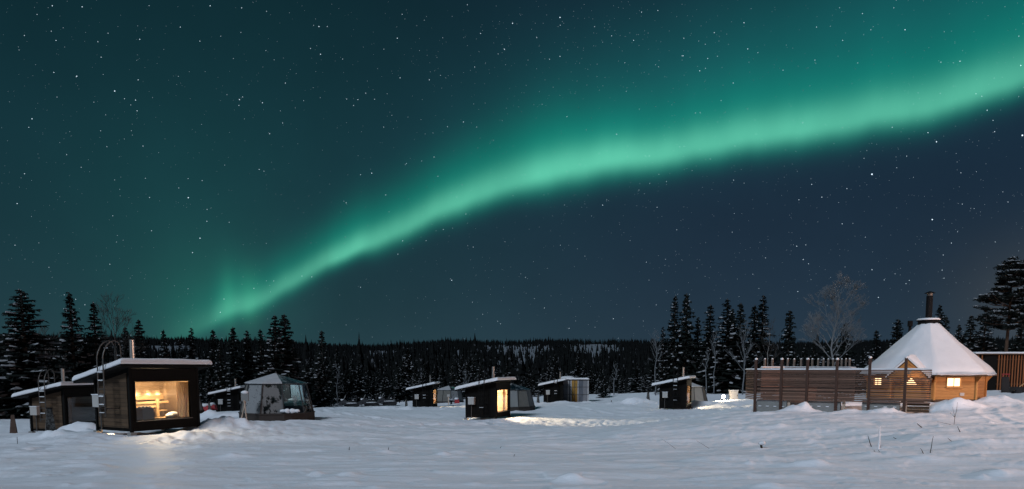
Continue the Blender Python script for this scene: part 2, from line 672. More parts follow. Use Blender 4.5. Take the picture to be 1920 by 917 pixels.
# ------------------------------------------------------------------ the ground
PX = [(100, 917, 11.2), (500, 917, 11.2), (960, 917, 11.2), (1400, 917, 11.2), (1850, 917, 11.2),
      (600, 850, 17.5), (1000, 851, 17.5), (1400, 846, 17.5), (1800, 836, 17.5), (150, 862, 16.5),
      (1500, 775, 28.6), (1416, 771, 31), (1695, 774, 27.7), (1800, 768, 28), (1905, 762, 30), (1740, 754, 33), (1840, 750, 33.5), (1560, 757, 36),
      (1250, 800, 38), (1000, 801, 38), (700, 808, 32), (400, 822, 24.5), (520, 785, 36), (440, 790, 35), (600, 786, 36),
      (690, 764, 85), (560, 766, 70), (330, 778, 50), (1131, 747, 88), (1230, 738, 92), (1370, 751, 62), (1400, 738, 95), (1150, 757, 62),
      (1870, 735, 48), (1750, 737, 70), (1920, 730, 75), (965, 768, 60), (840, 757, 85), (1080, 753, 77), (1290, 758, 67), (96, 824, 27), (26, 817, 39),
      (-200, 748, 110), (300, 748, 110), (600, 747, 112), (900, 742, 112), (1250, 737, 112), (1600, 735, 112), (2100, 735, 112),
      (-300, 812, 40), (-250, 900, 14), (2200, 762, 30), (2200, 917, 11), (2300, 735, 60)]
CP = [tuple(at(*p)) for p in PX]
CP += [(-13.6, 24.3, 0.0), (-12.3, 26.8, 0.02), (-16.0, 25.6, -.02), (-23.4, 35.7, -1.0), (-25.6, 36.2, -1.0), (-1.0, 43.6, -.86), (-3.0, 44.2, -.86), (0, 46, -.86),
       (-26.5, 66, -1.9), (-8.1, 69.7, -1.62), (-10, 70, -1.62), (5.5, 73.6, -1.3), (3.4, 73.8, -1.3), (13.8, 53.9, -.85), (11.8, 54.6, -.85), (14.5, 56.5, -.85),
       (0, 2, .75), (-9, 3, .75), (9, 3, .8), (-40, 4, .7), (40, 4, .9), (0, -30, .8), (-60, -30, .8), (60, -30, .9)]
CP = np.array(CP)


def tps_fit(P, lam=.6):
    n = len(P)
    d = np.linalg.norm(P[:, None, :2] - P[None, :, :2], axis=2)
    K = np.where(d > 0, d ** 2 * np.log(d + 1e-9), 0.0) + lam * np.eye(n)
    Q = np.c_[np.ones(n), P[:, :2]]
    A = np.block([[K, Q], [Q.T, np.zeros((3, 3))]])
    return np.linalg.solve(A, np.r_[P[:, 2], 0, 0, 0])


TPS = tps_fit(CP)


def tps(x, y):
    out = TPS[-3] + TPS[-2] * x + TPS[-1] * y
    for k in range(len(CP)):
        r2 = (x - CP[k, 0]) ** 2 + (y - CP[k, 1]) ** 2
        out = out + TPS[k] * .5 * r2 * np.log(r2 + 1e-12)
    return out


def vnoise(x, y, seed=0):
    xi, yi = np.floor(x).astype(np.int64), np.floor(y).astype(np.int64)
    fx, fy = x - xi, y - yi
    fx = fx * fx * fx * (fx * (fx * 6 - 15) + 10)
    fy = fy * fy * fy * (fy * (fy * 6 - 15) + 10)

    def h(a, b):
        q = (a * 374761393 + b * 668265263 + seed * 974711 + 1013904223) & 0x7fffffff
        q = ((q ^ (q >> 13)) * 1274126177) & 0x7fffffff
        q = (q ^ (q >> 16)) & 0xffff
        return q / 32767.5 - 1
    a, b, c, d = h(xi, yi), h(xi + 1, yi), h(xi, yi + 1), h(xi + 1, yi + 1)
    return (a * (1 - fx) + b * fx) * (1 - fy) + (c * (1 - fx) + d * fx) * fy


def fbm(x, y, seed=0, octv=4, gain=.5):
    s, a = 0.0, 1.0
    for o in range(octv):
        s = s + a * vnoise(x * 2 ** o + 17.3 * o, y * 2 ** o - 9.1 * o, seed + o)
        a *= gain
    return s


def sstep(x, a, b):
    t = np.clip((x - a) / (b - a), 0, 1)
    return t * t * (3 - 2 * t)


# mounds and drifts: px, Y, radius x, radius y, height
MOUNDS = [(405, 27.2, .8, .7, .26), (445, 27.6, .9, .6, .22), (500, 28.5, 1.6, .7, .12), (150, 31.5, 1.3, .7, .42), (185, 27.5, .9, .8, .16), (70, 28, 1.0, .8, .22), (60, 25.5, 1.2, .7, .20), (100, 25, .8, .5, .16),
          (1792, 28.2, .95, .6, .36), (1868, 30.6, .8, .6, .30), (1497, 29.3, .8, .45, .42), (1660, 27.0, .7, .35, .26), (1590, 27.4, .9, .4, .14), (1440, 30.2, .9, .4, .12),
          (1190, 60, 1.9, 1.2, .55), (1312, 58, 1.8, 1.0, .45), (1345, 55.5, 1.6, .8, .22), (1315, 51, 2.4, .7, .12), (390, 44, 1.6, 1.0, .45), (425, 42, 1.8, 1.0, .3), (450, 38.5, 1.0, .5, .16),
          (730, 66, 2.0, 1.0, .28), (765, 62, 1.2, .8, .3), (1060, 70, 1.5, .6, .25), (1025, 71, 1.0, .5, .2), (1100, 74, 1.4, .6, .25), (1010, 60, 1.2, .8, .15), (640, 76, 3, 1.2, .12),
          (650, 12.9, .22, .16, .085), (641, 12.5, .4, .2, .04), (1072, 12.25, .30, .22, .13), (1105, 12.2, .55, .3, .05), (432, 16.3, .35, .2, .08), (150, 15, .5, .3, .1), (1520, 14.2, .5, .2, .07), (1500, 13, .9, .25, .08),
          (1655, 15.6, .7, .35, .12), (1700, 14.8, .8, .3, .09), (1420, 12.6, .9, .25, .06), (1300, 14.6, 1.3, .35, .08), (1380, 15.2, 1.3, .3, .09), (1760, 19, .9, .5, .14), (1850, 17, 1.0, .4, .12), (1890, 13, .5, .3, .1),
          (170, 17, 1.0, .3, .08), (90, 16, .8, .3, .08), (240, 19.5, .9, .4, .1), (700, 22, 2.6, .7, .12), (560, 25, 2.2, .8, .14), (820, 27, 3.0, .8, .12), (1000, 21, 2.5, .6, .09), (1200, 24, 2.4, .8, .1)]
MND = [((p - 960) / F * y, y, rx, ry, h) for p, y, rx, ry, h in MOUNDS]
ROUGH = [((p - 960) / F * y, y, rx, ry, h) for p, y, rx, ry, h in [(1090, 41.3, 6.5, 2.6, 1.3), (430, 26.5, 3.0, 2.2, 1.0), (120, 29, 3.5, 4.0, .9), (850, 66, 5, 6, 1.0), (1350, 53, 4.5, 4, .9), (1830, 29.5, 4, 2.2, .6), (1190, 60, 4, 3, .8), (1080, 72, 6, 4, .6), (320, 23, 3, 1.5, .5)]]


def smooth_path(pts):
    P_ = [Vector(((p - 960) / F * y, y)) for p, y in pts]
    out = []
    for i in range(len(P_) - 1):
        a, b, c, d = P_[max(i - 1, 0)], P_[i], P_[i + 1], P_[min(i + 2, len(P_) - 1)]
        for k in range(4):
            t = k / 4
            q = .5 * ((2 * b) + (c - a) * t + (2 * a - 5 * b + 4 * c - d) * t * t + (3 * b - a - 3 * c + d) * t ** 3)
            out.append((q.x, q.y))
    out.append((P_[-1].x, P_[-1].y))
    return out


TRACKS = [(smooth_path([(395, 27.5), (480, 31), (640, 33), (800, 37), (930, 40.5)]), .34, .13),
          (smooth_path([(640, 78), (600, 60), (640, 46), (760, 38), (905, 38.5)]), .30, .10),
          (smooth_path([(1250, 42), (1330, 46), (1400, 50), (1380, 57)]), .35, .12),
          (smooth_path([(1060, 62), (1130, 52), (1250, 47), (1300, 51)]), .30, .10),
          (smooth_path([(40, 20), (150, 21.5), (250, 21.5), (330, 24.5)]), .28, .11),
          (smooth_path([(2000, 21), (1900, 23), (1850, 26), (1870, 29)]), .26, .05)]
_r = random.Random(31)
LUMPS = []
for _ in range(260):
    y_ = 9.5 + 55 * _r.random() ** 1.7
    c_ = _r.uniform(-.85, .85) * y_
    LUMPS.append((c_, y_, _r.uniform(.06, .22) * (1 + y_ / 40), _r.uniform(.01, .06) * (1 + y_ / 60)))
CABS = [(-14.0, 26.1), (-1.6, 45.3), (13.3, 55.6)]


def ground_z(x, y, detail=True):
    x = np.asarray(x, float)
    y = np.asarray(y, float)
    z = tps(np.clip(x, -110, 110), np.clip(y, -30, 125))
    far = sstep(np.maximum(np.abs(x) * .8, y), 95, 170)
    z = np.clip(z, -3.2, 2.0) * (1 - far) - 2.6 * far
    if not detail:
        return z
    near = sstep(np.hypot(x, y), 8, 24)
    z = z + .10 * fbm(x / 7, y / 5, 3, 3) * near + .045 * fbm(x / 3.2 + y / 9, y / 1.5, 11, 3) * (.5 + .5 * near)
    z = z + .020 * fbm(x / 1.6 + y / 5, y / .5, 23, 3)
    cr = fbm(x / 2.6 + .6 * y, y / .9 - .15 * x, 83, 3)
    z = z + .030 * sstep(cr, .18, .30) * near + .018 * sstep(fbm(x / 1.1, y / .5, 87, 3), .25, .34)
    for mx, my, rx, ry, h in MND:
        q = ((x - mx) / rx) ** 2 + ((y - my) / ry) ** 2
        w = np.exp(-q * 1.1)
        z = z + h * w * (1 + .35 * fbm(x / (rx * .45), y / (rx * .45), 31, 3) * (1 if rx > .5 else .15))
    if detail:
        for mx, my, r_, h_ in LUMPS:
            k = (np.abs(x - mx) < 3 * r_) & (np.abs(y - my) < 3 * r_)
            if k.any():
                z[k] += h_ * np.exp(-(((x[k] - mx) / r_) ** 2 + ((y[k] - my) / (r_ * .7)) ** 2))
        for pts_, w_, dep in TRACKS:
            dmin = np.full(x.shape, 9.0)
            for (ax_, ay_), (bx_, by_) in zip(pts_[:-1], pts_[1:]):
                vx, vy = bx_ - ax_, by_ - ay_
                t_ = np.clip(((x - ax_) * vx + (y - ay_) * vy) / (vx * vx + vy * vy), 0, 1)
                dmin = np.minimum(dmin, np.hypot(x - ax_ - t_ * vx, y - ay_ - t_ * vy))
            q = np.exp(-(dmin / w_) ** 4)
            rim = np.exp(-((dmin - w_ * 1.35) / (w_ * .45)) ** 2)
            steps = .55 + .45 * fbm(x / .35, y / .35, 57, 2)
            z = z - dep * q * steps + dep * .55 * rim * (.6 + .6 * fbm(x / .5, y / .5, 58, 2))
    (fa, fb), (fc, fd) = (11.05, 31.0), (16.7, 27.2)
    tt = np.clip(((x - fa) * (fc - fa) + (y - fb) * (fd - fb)) / ((fc - fa) ** 2 + (fd - fb) ** 2), 0, .9)
    z = z - .15 * np.exp(-(((x - fa - tt * (fc - fa)) ** 2 + (y - fb - tt * (fd - fb)) ** 2) / 1.2))
    for cx, cy in CABS:
        z = z - .17 * np.exp(-(((x - cx) ** 2 + (y - cy) ** 2) / 2.6) ** 2)
    rg = .20
    for mx, my, rx, ry, h in ROUGH:
        rg = rg + h * np.exp(-((x - mx) / rx) ** 2 - ((y - my) / ry) ** 2)
    z = z + rg * sstep(y, 19, 24) * (.055 * np.abs(fbm(x / .8, y / .8, 41, 3)) + .045 * fbm(x / .27, y / .27, 47, 2))
    return z


def gz(x, y):
    return float(ground_z(np.array([x]), np.array([y]))[0])


def gbase(x, y):
    return float(ground_z(np.array([x]), np.array([y]), False)[0])


def grid_object(name, X, Y, Z, material, wrap=False):
    nr, nc = X.shape
    me = bpy.data.meshes.new(name)
    idx = np.arange(nr * nc).reshape(nr, nc)
    if wrap:
        idx = np.c_[idx, idx[:, :1]]
    q = np.stack([idx[:-1, :-1], idx[:-1, 1:], idx[1:, 1:], idx[1:, :-1]], -1).reshape(-1, 4)
    me.vertices.add(nr * nc)
    me.vertices.foreach_set('co', np.stack([X, Y, Z], -1).astype(np.float32).ravel())
    me.loops.add(q.size)
    me.loops.foreach_set('vertex_index', q.ravel().astype(np.int32))
    me.polygons.add(len(q))
    me.polygons.foreach_set('loop_start', np.arange(0, q.size, 4, dtype=np.int32))
    me.polygons.foreach_set('use_smooth', np.ones(len(q), dtype=bool))
    me.materials.append(material)
    me.update(calc_edges=True)
    me.validate()
    o = bpy.data.objects.new(name, me)
    COL.objects.link(o)
    return o


def build_ground():
    a = np.r_[np.linspace(-180, -52, 40)[:-1], np.linspace(-52, 52, 760), np.linspace(52, 180, 40)[1:-1]]
    r = np.r_[.05, np.geomspace(1.0, 6.0, 18)[:-1], np.geomspace(6.0, 135.0, 520), np.geomspace(150, 9000, 24)]
    A, R = np.meshgrid(np.radians(a), r)
    X, Y = R * np.sin(A), R * np.cos(A)
    Z = ground_z(X, Y)
    Z = np.where(R > 140, -2.6, Z)
    o = grid_object('ground', X, Y, Z, MAT['ground_snow'], wrap=True)
    tag(o, 'wide open field of wind-packed blue grey snow', 'snow field', kind='structure')


build_ground()

# ------------------------------------------------------------------ the hills behind the camp
RIDGE = [(-700, 630), (0, 629), (150, 630), (300, 633), (450, 637), (560, 641), (640, 644), (720, 644), (820, 641), (920, 638), (1000, 635), (1080, 633), (1160, 636), (1230, 639), (1350, 640), (1500, 640), (1700, 639), (1920, 636), (2700, 636)]
RU = np.array([(p - 960) / F for p, _ in RIDGE])
RT = np.array([(HOR - y) / F for _, y in RIDGE])
RD = 1500.0


def hill_z(x, y):
    u = x / np.maximum(y, 1)
    top = np.interp(u, RU, RT) * RD - 9.5 + EYE + 3.2 * fbm(u * 9 + 3, u * 0 + 2, 61, 4)
    t = np.clip((y - 300) / (RD - 300), 0, 1)
    s = t ** 1.25
    z = -2.8 + (top + 2.8) * s
    z = z + 7 * fbm(x / 260, y / 260, 71, 3) * np.sin(np.pi * np.clip(t, 0, 1)) 
    return np.where(y > RD, top - (y - RD) * .05, z)


def build_hills():
    u = np.linspace(-1.5, 1.5, 160)
    y = np.r_[np.linspace(300, 1500, 70), np.linspace(1560, 2600, 10)]
    U, Y = np.meshgrid(u, y)
    X = U * Y
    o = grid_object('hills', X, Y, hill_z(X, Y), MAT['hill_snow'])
    tag(o, 'long low snow covered ridge across the horizon', 'hill', kind='structure')


build_hills()


def far_forest():
    rs = np.random.RandomState(5)
    pts = []
    # clearings on the slope seen as pale patches: px range, distance range
    clear = [(900, 1030, 640, 1380), (690, 755, 560, 1150), (1070, 1160, 760, 1480), (950, 1020, 380, 800), (290, 360, 640, 1250)]
    for d0, d1, dens in ((116, 180, .050), (180, 300, .026), (300, 520, .014), (520, 800, .012), (800, 1120, .011), (1120, 1500, .0105), (1470, 1540, .03)):
        w = 1.25 if d0 < 500 else .95
        area = w * (d1 ** 2 - d0 ** 2)
        n = int(area * dens)
        y = np.sqrt(rs.uniform(d0 ** 2, d1 ** 2, n))
        u = rs.uniform(-w, w, n)
        px = 960 + u * F
        keep = np.ones(n, bool)
        for a, b, c, e in clear:
            fx = (px - (a + b) / 2) / ((b - a) / 2)
            fy = (y - (c + e) / 2) / ((e - c) / 2)
            k = fx ** 2 + fy ** 2 + .5 * fbm(px / 14, y / 60, 91, 2)
            keep &= (k > 1) | (rs.uniform(0, 1, n) < .10)
        pts.append(np.c_[u * y, y][keep])
    P = np.concatenate(pts)
    zz = np.where(P[:, 1] > 300, hill_z(P[:, 0], P[:, 1]), ground_z(P[:, 0], P[:, 1], False))
    n = len(P)
    h = np.where(P[:, 1] < 250, rs.uniform(4.5, 9.5, n), rs.uniform(4.5, 13.5, n)) * np.where(rs.uniform(0, 1, n) < .05, 1.4, 1)
    wd = h * rs.uniform(.15, .24, n)
    # each far spruce: a stack of ragged star-shaped skirts
    tiers = [(.05, .95, .30), (.17, .92, .42), (.30, .78, .55), (.43, .62, .68), (.56, .48, .80), (.69, .33, .92), (.82, .18, 1.0)]
    k = 10
    base = 0
    vs_all, fs_all = [], []
    star = np.where(np.arange(k) % 2 == 0, 1.0, .5)[None, :]
    for (z0, r0, z1) in tiers:
        ang = np.arange(k) * 2 * math.pi / k
        A = ang[None, :] + rs.uniform(0, 6.28, (n, 1))
        rj = r0 * rs.uniform(.6, 1.2, (n, k)) * star
        ring = np.stack([P[:, :1] + wd[:, None] * rj * np.cos(A), P[:, 1:] + wd[:, None] * rj * np.sin(A), zz[:, None] + h[:, None] * (z0 - .04 * star + rs.uniform(-.02, .02, (n, k)))], -1)
        tip = np.stack([P[:, 0], P[:, 1], zz + h * z1], -1)[:, None, :]
        vs = np.concatenate([ring, tip], 1)
        vs_all.append(vs.reshape(-1, 3))
        b = base + np.arange(n)[:, None] * (k + 1)
        q = np.arange(k)[None, :]
        f = np.stack([b + q, b + (q + 1) % k, np.broadcast_to(b + k, (n, k))], -1).reshape(-1, 3)
        fs_all.append(f)
        base += n * (k + 1)
    V = np.concatenate(vs_all).astype(np.float32)
    Fq = np.concatenate(fs_all).astype(np.int32)
    me = bpy.data.meshes.new('forest')
    me.vertices.add(len(V))
    me.vertices.foreach_set('co', V.ravel())
    me.loops.add(Fq.size)
    me.loops.foreach_set('vertex_index', Fq.ravel())
    me.polygons.add(len(Fq))
    me.polygons.foreach_set('loop_start', np.arange(0, Fq.size, 3, dtype=np.int32))
    me.materials.append(MAT['far_needles'])
    me.materials.append(MAT['hill_needles'])
    me.polygons.foreach_set('material_index', np.tile(np.repeat((P[:, 1] > 260).astype(np.int32), k), len(tiers)))
    me.update(calc_edges=True)
    o = bpy.data.objects.new('forest', me)
    COL.objects.link(o)
    tag(o, 'far dark mass of spruce forest covering the ridge', 'forest', kind='stuff')


far_forest()

# ------------------------------------------------------------------ cabins (one module, seven times)
D, W, HF, HB = 2.1, 2.8, 2.4, 1.95
SL = (HF - HB) / D


def roof_z(x):
    return HB + (x + D / 2) * SL


class Cabin:
    pass


def cabin(X, Y, tdeg, z, label, side_brown=False, lit=0.0, curtain=None, foot_glow=0.0, snowy=(), win_right=1.0, lamp_at=(-.80, .15, 1.72)):
    t = math.radians(tdeg)
    u = Vector((math.cos(t), math.sin(t), 0))
    v = Vector((-u.y, u.x, 0))
    c = Vector((X, Y, z)) - u * D / 2 + v * W / 2
    r = empty('sauna_cabin', c, t, label, 'cabin', 'small sauna cabins with sloping snowy roofs')
    x0, x1, y0, y1 = -D / 2, D / 2, -W / 2, W / 2
    th, fl = .07, .22
    # wall shell
    b = MB()

    def wedge(ya, yb, xa, xb, za, m=0):
        b.hexa([(xa, ya, za), (xb, ya, za), (xb, yb, za), (xa, yb, za), (xa, ya, roof_z(xa)), (xb, ya, roof_z(xb)), (xb, yb, roof_z(xb)), (xa, yb, roof_z(xa))], m)
    inset = .03 if side_brown else 0.0
    wedge(y0 + inset, y0 + th + inset, x0 + .01, x1 - .01, fl)
    wedge(y1 - th, y1, x0 + .01, x1 - .01, fl)
    wedge(y0 + th + inset + .001, y1 - th - .001, x0, x0 + th, fl)
    wy0, wy1, wz0, wz1 = -1.2, win_right, .52, 1.90
    b.bx(x1 - th, x1, y0 + th + inset + .001, wy0, fl, HF - .03)
    b.bx(x1 - th, x1, wy1, y1 - th - .001, fl, HF - .03)
    b.bx(x1 - th, x1, wy0 + .001, wy1 - .001, fl, wz0)
    b.bx(x1 - th, x1, wy0 + .001, wy1 - .001, wz1, HF - .03)
    b.bx(x0 + .02, x1 - .02, y0 + .02 + inset, y1 - .02, fl - .10, fl - .002)
    b.build('wall', MAT['black_boards'], r)
    # inner lining
    q = MB()
    q.bx(x0 + th + .002, x0 + th + .02, y0 + th + inset + .01, y1 - th - .01, fl, 1.93)
    q.bx(x0 + th + .022, x1 - th - .01, y1 - th - .022, y1 - th - .003, fl, 1.93)
    q.bx(x0 + th + .022, x1 - th - .01, y0 + th + inset + .003, y0 + th + inset + .022, fl, 1.93)
    q.bx(x0 + th + .022, x1 - th - .01, y0 + th + inset + .024, y1 - th - .024, 1.90, 1.925)
    q.build('lining', MAT['inside_boards'], r)
    for (px, py) in ((x1 - .07, y0 + .07), (x0 + .07, y0 + .07), (x1 - .07, y1 - .07), (x0 + .07, y1 - .07)):
        p = MB()
        s = .047
        px += .034 * (1 if px > 0 else -1)
        py += .035 * (1 if py > 0 else -1)
        zt = roof_z(px) - .01
        p.hexa([(px - s, py - s, .10), (px + s, py - s, .10), (px + s, py + s, .10), (px - s, py + s, .10),
                (px - s, py - s, zt - s * SL), (px + s, py - s, zt + s * SL), (px + s, py + s, zt + s * SL), (px - s, py + s, zt - s * SL)])
        p.build('corner_post', MAT['black_timber'], r)
        f = MB()
        f.bx(px - .11, px + .11, py - .11, py + .11, -.35, .098)
        f.build('foot', MAT['concrete'], r)
    if side_brown:
        sb = MB()
        sb.hexa([(x0 + .17, y0 + .002, fl + .02), (x1 - .17, y0 + .002, fl + .02), (x1 - .17, y0 + .027, fl + .02), (x0 + .17, y0 + .027, fl + .02),
                 (x0 + .17, y0 + .002, roof_z(x0 + .17) - .14), (x1 - .17, y0 + .002, roof_z(x1 - .17) - .14), (x1 - .17, y0 + .027, roof_z(x1 - .17) - .14), (x0 + .17, y0 + .027, roof_z(x0 + .17) - .14)])
        tag(sb.build('side_panel', MAT['brown_boards'], r), 'weathered brown boarded side panel')
    # roof slab, snow
    ob, of, os_ = .55, .25, .43
    xa, xb, ya, yb = x0 - ob, x1 + of, y0 - os_, y1 + os_
    rb = MB()
    rb.hexa([(xa, ya, roof_z(xa) + .004), (xb, ya, roof_z(xb) + .004), (xb, yb, roof_z(xb) + .004), (xa, yb, roof_z(xa) + .004),
             (xa, ya, roof_z(xa) + .10), (xb, ya, roof_z(xb) + .10), (xb, yb, roof_z(xb) + .10), (xa, yb, roof_z(xa) + .10)])
    roof = rb.build('roof', MAT['black_timber'], r)
    snow_slab(xa, xb, ya, yb, lambda x: roof_z(x) + .10, .20, seed=int(abs(X) * 3) + 1).build('roof_snow', MAT['roof_snow'], roof, smooth=True)
    # window
    fb = MB()
    e = .05
    for (a0, a1, c0, c1) in ((wy0 - e, wy0, wz0 - e, wz1 + e), (wy1, wy1 + e, wz0 - e, wz1 + e), (wy0, wy1, wz1, wz1 + e), (wy0, wy1, wz0 - e, wz0)):
        fb.bx(x1 + .003, x1 + .028, a0, a1, c0, c1)
    wf = fb.build('window', MAT['black_timber'], r)
    pb = MB()
    pb.bx(x1 - .045, x1 - .035, wy0 + .004, wy1 - .004, wz0 + .004, wz1 - .004)
    pb.build('pane', MAT['clear_glass'], wf)
    sl = MB()
    sl.bx(x1 + .03, x1 + .10, wy0 - .03, wy1 + .03, wz0 - .045, wz0 - .02)
    sl.build('sill', MAT['galvanised'], wf)
    # chimney
    ch = MB()
    cx, cy = .72, -1.02
    zb = roof_z(cx) + .1
    ch.lathe([(.085, zb), (.085, zb + .42), (.094, zb + .43), (.094, zb + .50), (.085, zb + .51), (.085, zb + .98)], 14, c=(cx, cy, 0))
    ch.build('chimney', MAT['steel'], r, smooth=False)
    # ladder with grab rails that arch over the roof edge
    lx, ly, lw = .25, y0 - .52, .17
    lb = MB()
    zr = roof_z(lx)
    for s in (-1, 1):
        xx = lx + s * lw
        path = [(xx, ly, .68), (xx, ly, zr + .55)]
        path += [(xx, ly + .04, zr + .72), (xx, ly + .16, zr + .96), (xx, ly + .30, zr + 1.10), (xx, ly + .45, zr + 1.14), (xx, ly + .58, zr + 1.08), (xx, ly + .66, zr + .95), (xx, ly + .67, zr + .2)]
        lb.tube(path, .022, 7)
        lb.tube([(xx, ly, .95), (xx, y0 - .01, .95)], .018, 6)
    lmat = MAT['galvanised'] if side_brown else MAT['black_metal']
    lad = lb.build('ladder', lmat, r, smooth=True)
    for k in range(6):
        zz = .80 + k * .285
        g = MB()
        g.bx(lx - lw + .02, lx + lw - .02, ly - .035, ly + .035, zz - .012, zz + .012)
        if k in snowy:
            g.bx(lx - lw + .03, lx + lw - .03, ly - .03, ly + .03, zz + .0121, zz + .03 + .012 * ((k * 7) % 3), 1)
        g.build('rung', [lmat, MAT['roof_snow']], lad)
    # white electricity box on the side wall
    ub = MB()
    ub.bx(-.78, -.38, y0 - .26, y0 - .02, .98, 1.42)
    bo = ub.build('utility_box', MAT['box_white'], r)
    ul = MB()
    ul.bx(-.80, -.36, y0 - .28, y0 - .02, 1.421, 1.45)
    ul.build('lid', MAT['roof_snow'], bo)
    ul = MB()
    ul.tube([(-.62, y0 - .06, .1), (-.62, y0 - .06, .978)], .025, 6)
    ul.build('conduit', MAT['galvanised'], bo)
    if lit:
        lamp('assumed_ceiling_lamp', lamp_at, lit, (1.0, .74, .46), r=.28, parent=r)  # assumed lamp inside; no ceiling fixture is seen
    if foot_glow:
        lamp('assumed_floor_lamp', (-.45, -1.22, .0), foot_glow, (1, .6, .3), r=.03, parent=r)  # assumed lamp below the floor, added for the glow on the snow
    k = Cabin()
    k.root, k.c, k.u, k.v, k.t = r, c, u, v, t
    k.P = lambda a, b_, z_=0.0: c + u * a + v * b_ + Vector((0, 0, z_))
    return k


cabA = cabin(-13.59, 24.29, -28, 0.02, 'large near cabin with brown boarded side and big lit window showing a wooden bench', True, 340, foot_glow=10, snowy=(0, 1, 2, 4, 5), lamp_at=(.25, .25, 1.78))
cabB = cabin(-23.43, 35.71, -9, -1.00, 'unlit brown sided cabin with dark window half hidden behind the big lit cabin', True, 0, snowy=(1, 3, 4, 5))
cabC = cabin(-1.02, 43.63, -18.6, -.86, 'black cabin in the middle whose lit window throws a long warm strip over the snow', False, 4800, foot_glow=18, snowy=(0,))
cabD = cabin(-26.46, 66.1, 12, -1.94, 'small far black cabin behind the left glass igloo', False, 0, snowy=(0, 1, 2, 4, 5))
cabE = cabin(-8.07, 69.7, -2.6, -1.62, 'far black cabin beside the row of parked snowmobiles', False, 2200, snowy=(1, 2))
cabF = cabin(5.51, 73.7, -4.6, -1.30, 'far black cabin touching the striped panel shed', False, 0, snowy=(1, 2, 5))
cabG = cabin(13.76, 53.9, -22.5, -.85, 'black cabin left of the bright flood lamp and wooden fence', False, 2000, foot_glow=22, snowy=(0, 3, 4, 5))


def curtain(cab, y_, x_, wid, label, m='curtain', along='y', z0=.35, z1=1.86):
    b = MB()
    n = 22
    for k in range(n):
        for j in (0, 1):
            pass
    pts = []
    for k in range(n + 1):
        s = k / n * wid
        w = .025 * math.sin(k * 1.9) + .01 * math.sin(k * 4.1)
        pts.append((w, s) if along == 'y' else (s, w))
    for k in range(n):
        a, c = pts[k], pts[k + 1]
        b.face([(a[0], a[1], 0), (c[0], c[1], 0), (c[0], c[1], z1 - z0), (a[0], a[1], z1 - z0)])
    o = b.build('curtain', MAT[m], smooth=True)
    o.location = cab.P(x_, y_, z0)
    o.rotation_euler = (0, 0, cab.t)
    md = o.modifiers.new('thick', 'SOLIDIFY')
    md.thickness = .008
    return tag(o, label, 'curtain')


# ---- what the big window shows
curtain(cabA, .62, .80, .55, 'tan curtain drawn to the right inside the big lit window')
curtain(cabC, .48, .84, .55, 'pale curtain hanging inside the lit window of the middle black cabin')
curtain(cabG, .50, .84, .55, 'pale curtain inside the lit window of the cabin by the flood lamp')

sh = empty('light_shelf', cabA.P(-.93, .75, 1.16), cabA.t, 'glowing wooden light shelf on the back wall of the lit cabin', 'shelf light')
b = MB(); b.bx(.0, .035, -.9, .42, 0, .17); b.bx(0, .0, 0, 0, 0, 0) if False else None
b.build('front_board', MAT['bench_wood'], sh, loc=(.13, 0, 0))
b = MB(); b.bx(-.03, .125, -.9, .42, 0, .02); b.build('bottom_board', MAT['bench_wood'], sh)
b = MB(); b.bx(.0, .06, -.86, .38, .05, .08); b.build('strip_light', MAT['strip_light'], sh)
for yy in (-.6, -.1, .3):
    lamp('strip_lamp', (.04, yy, .20), 11, (1.0, .76, .48), r=.04, parent=sh)

bn = empty('sauna_bench', cabA.P(-.35, .36, .22), cabA.t, 'pale wooden bench with guard rail and post inside the lit cabin', 'bench')
b = MB()
for k in range(4):
    b.bx(-.45 + k * .13, -.45 + k * .13 + .115, -.95, .62, .50, .54)
b.build('seat', MAT['bench_wood'], bn)
b = MB(); b.bx(.12, .16, -.95, .62, .82, .90); b.bx(.12, .16, -.95, .08, .66, .74); b.build('guard_rail', MAT['bench_wood'], bn)
b = MB(); b.bx(.09, .19, .08, .19, 0, .98); b.build('post', MAT['bench_wood'], bn)
b = MB(); b.bx(.25, .60, -.1, .72, .24, .28); b.bx(.55, .59, -.06, -.01, 0, .239); b.bx(.55, .59, .62, .67, 0, .239); b.build('step', MAT['bench_wood'], bn)
st = empty('sauna_stove', cabA.P(.45, -.48, .22), cabA.t, 'dark square stove box in the corner of the lit window', 'stove')
b = MB(); b.bx(-.22, .22, -.22, .22, .06, .70); b.build('body', MAT['stove_black'], st)
b = MB(); b.bx(-.18, .18, -.18, .18, 0, .058); b.build('plinth', MAT['black_metal'], st)
b = MB()
for k in range(14):
    rr = random.Random(k)
    b.blob((rr.uniform(-.15, .15), rr.uniform(-.15, .15), .71), (.06, .07, .05), k, 6, 4)
b.build('stones', MAT['concrete'], st, smooth=True)
b = MB(); b.blob((0, 0, 0), (.16, .24, .10), 4, 12, 8, .06)
o = b.build('cushion', MAT['linen'], smooth=True, loc=cabA.P(.10, .95, .60), rot=(0, 0, cabA.t)); tag(o, 'pale cushion on the bench inside the lit window', 'cushion')
b = MB(); b.blob((0, 0, 0), (.12, .17, .10), 7, 12, 8, .08)
o = b.build('towel_bundle', MAT['linen'], smooth=True, loc=cabA.P(.22, .70, .55), rot=(0, 0, cabA.t)); tag(o, 'folded towel lying on the low bench step in the lit window', 'towel')

# ------------------------------------------------------------------ glass igloos
NI = 10


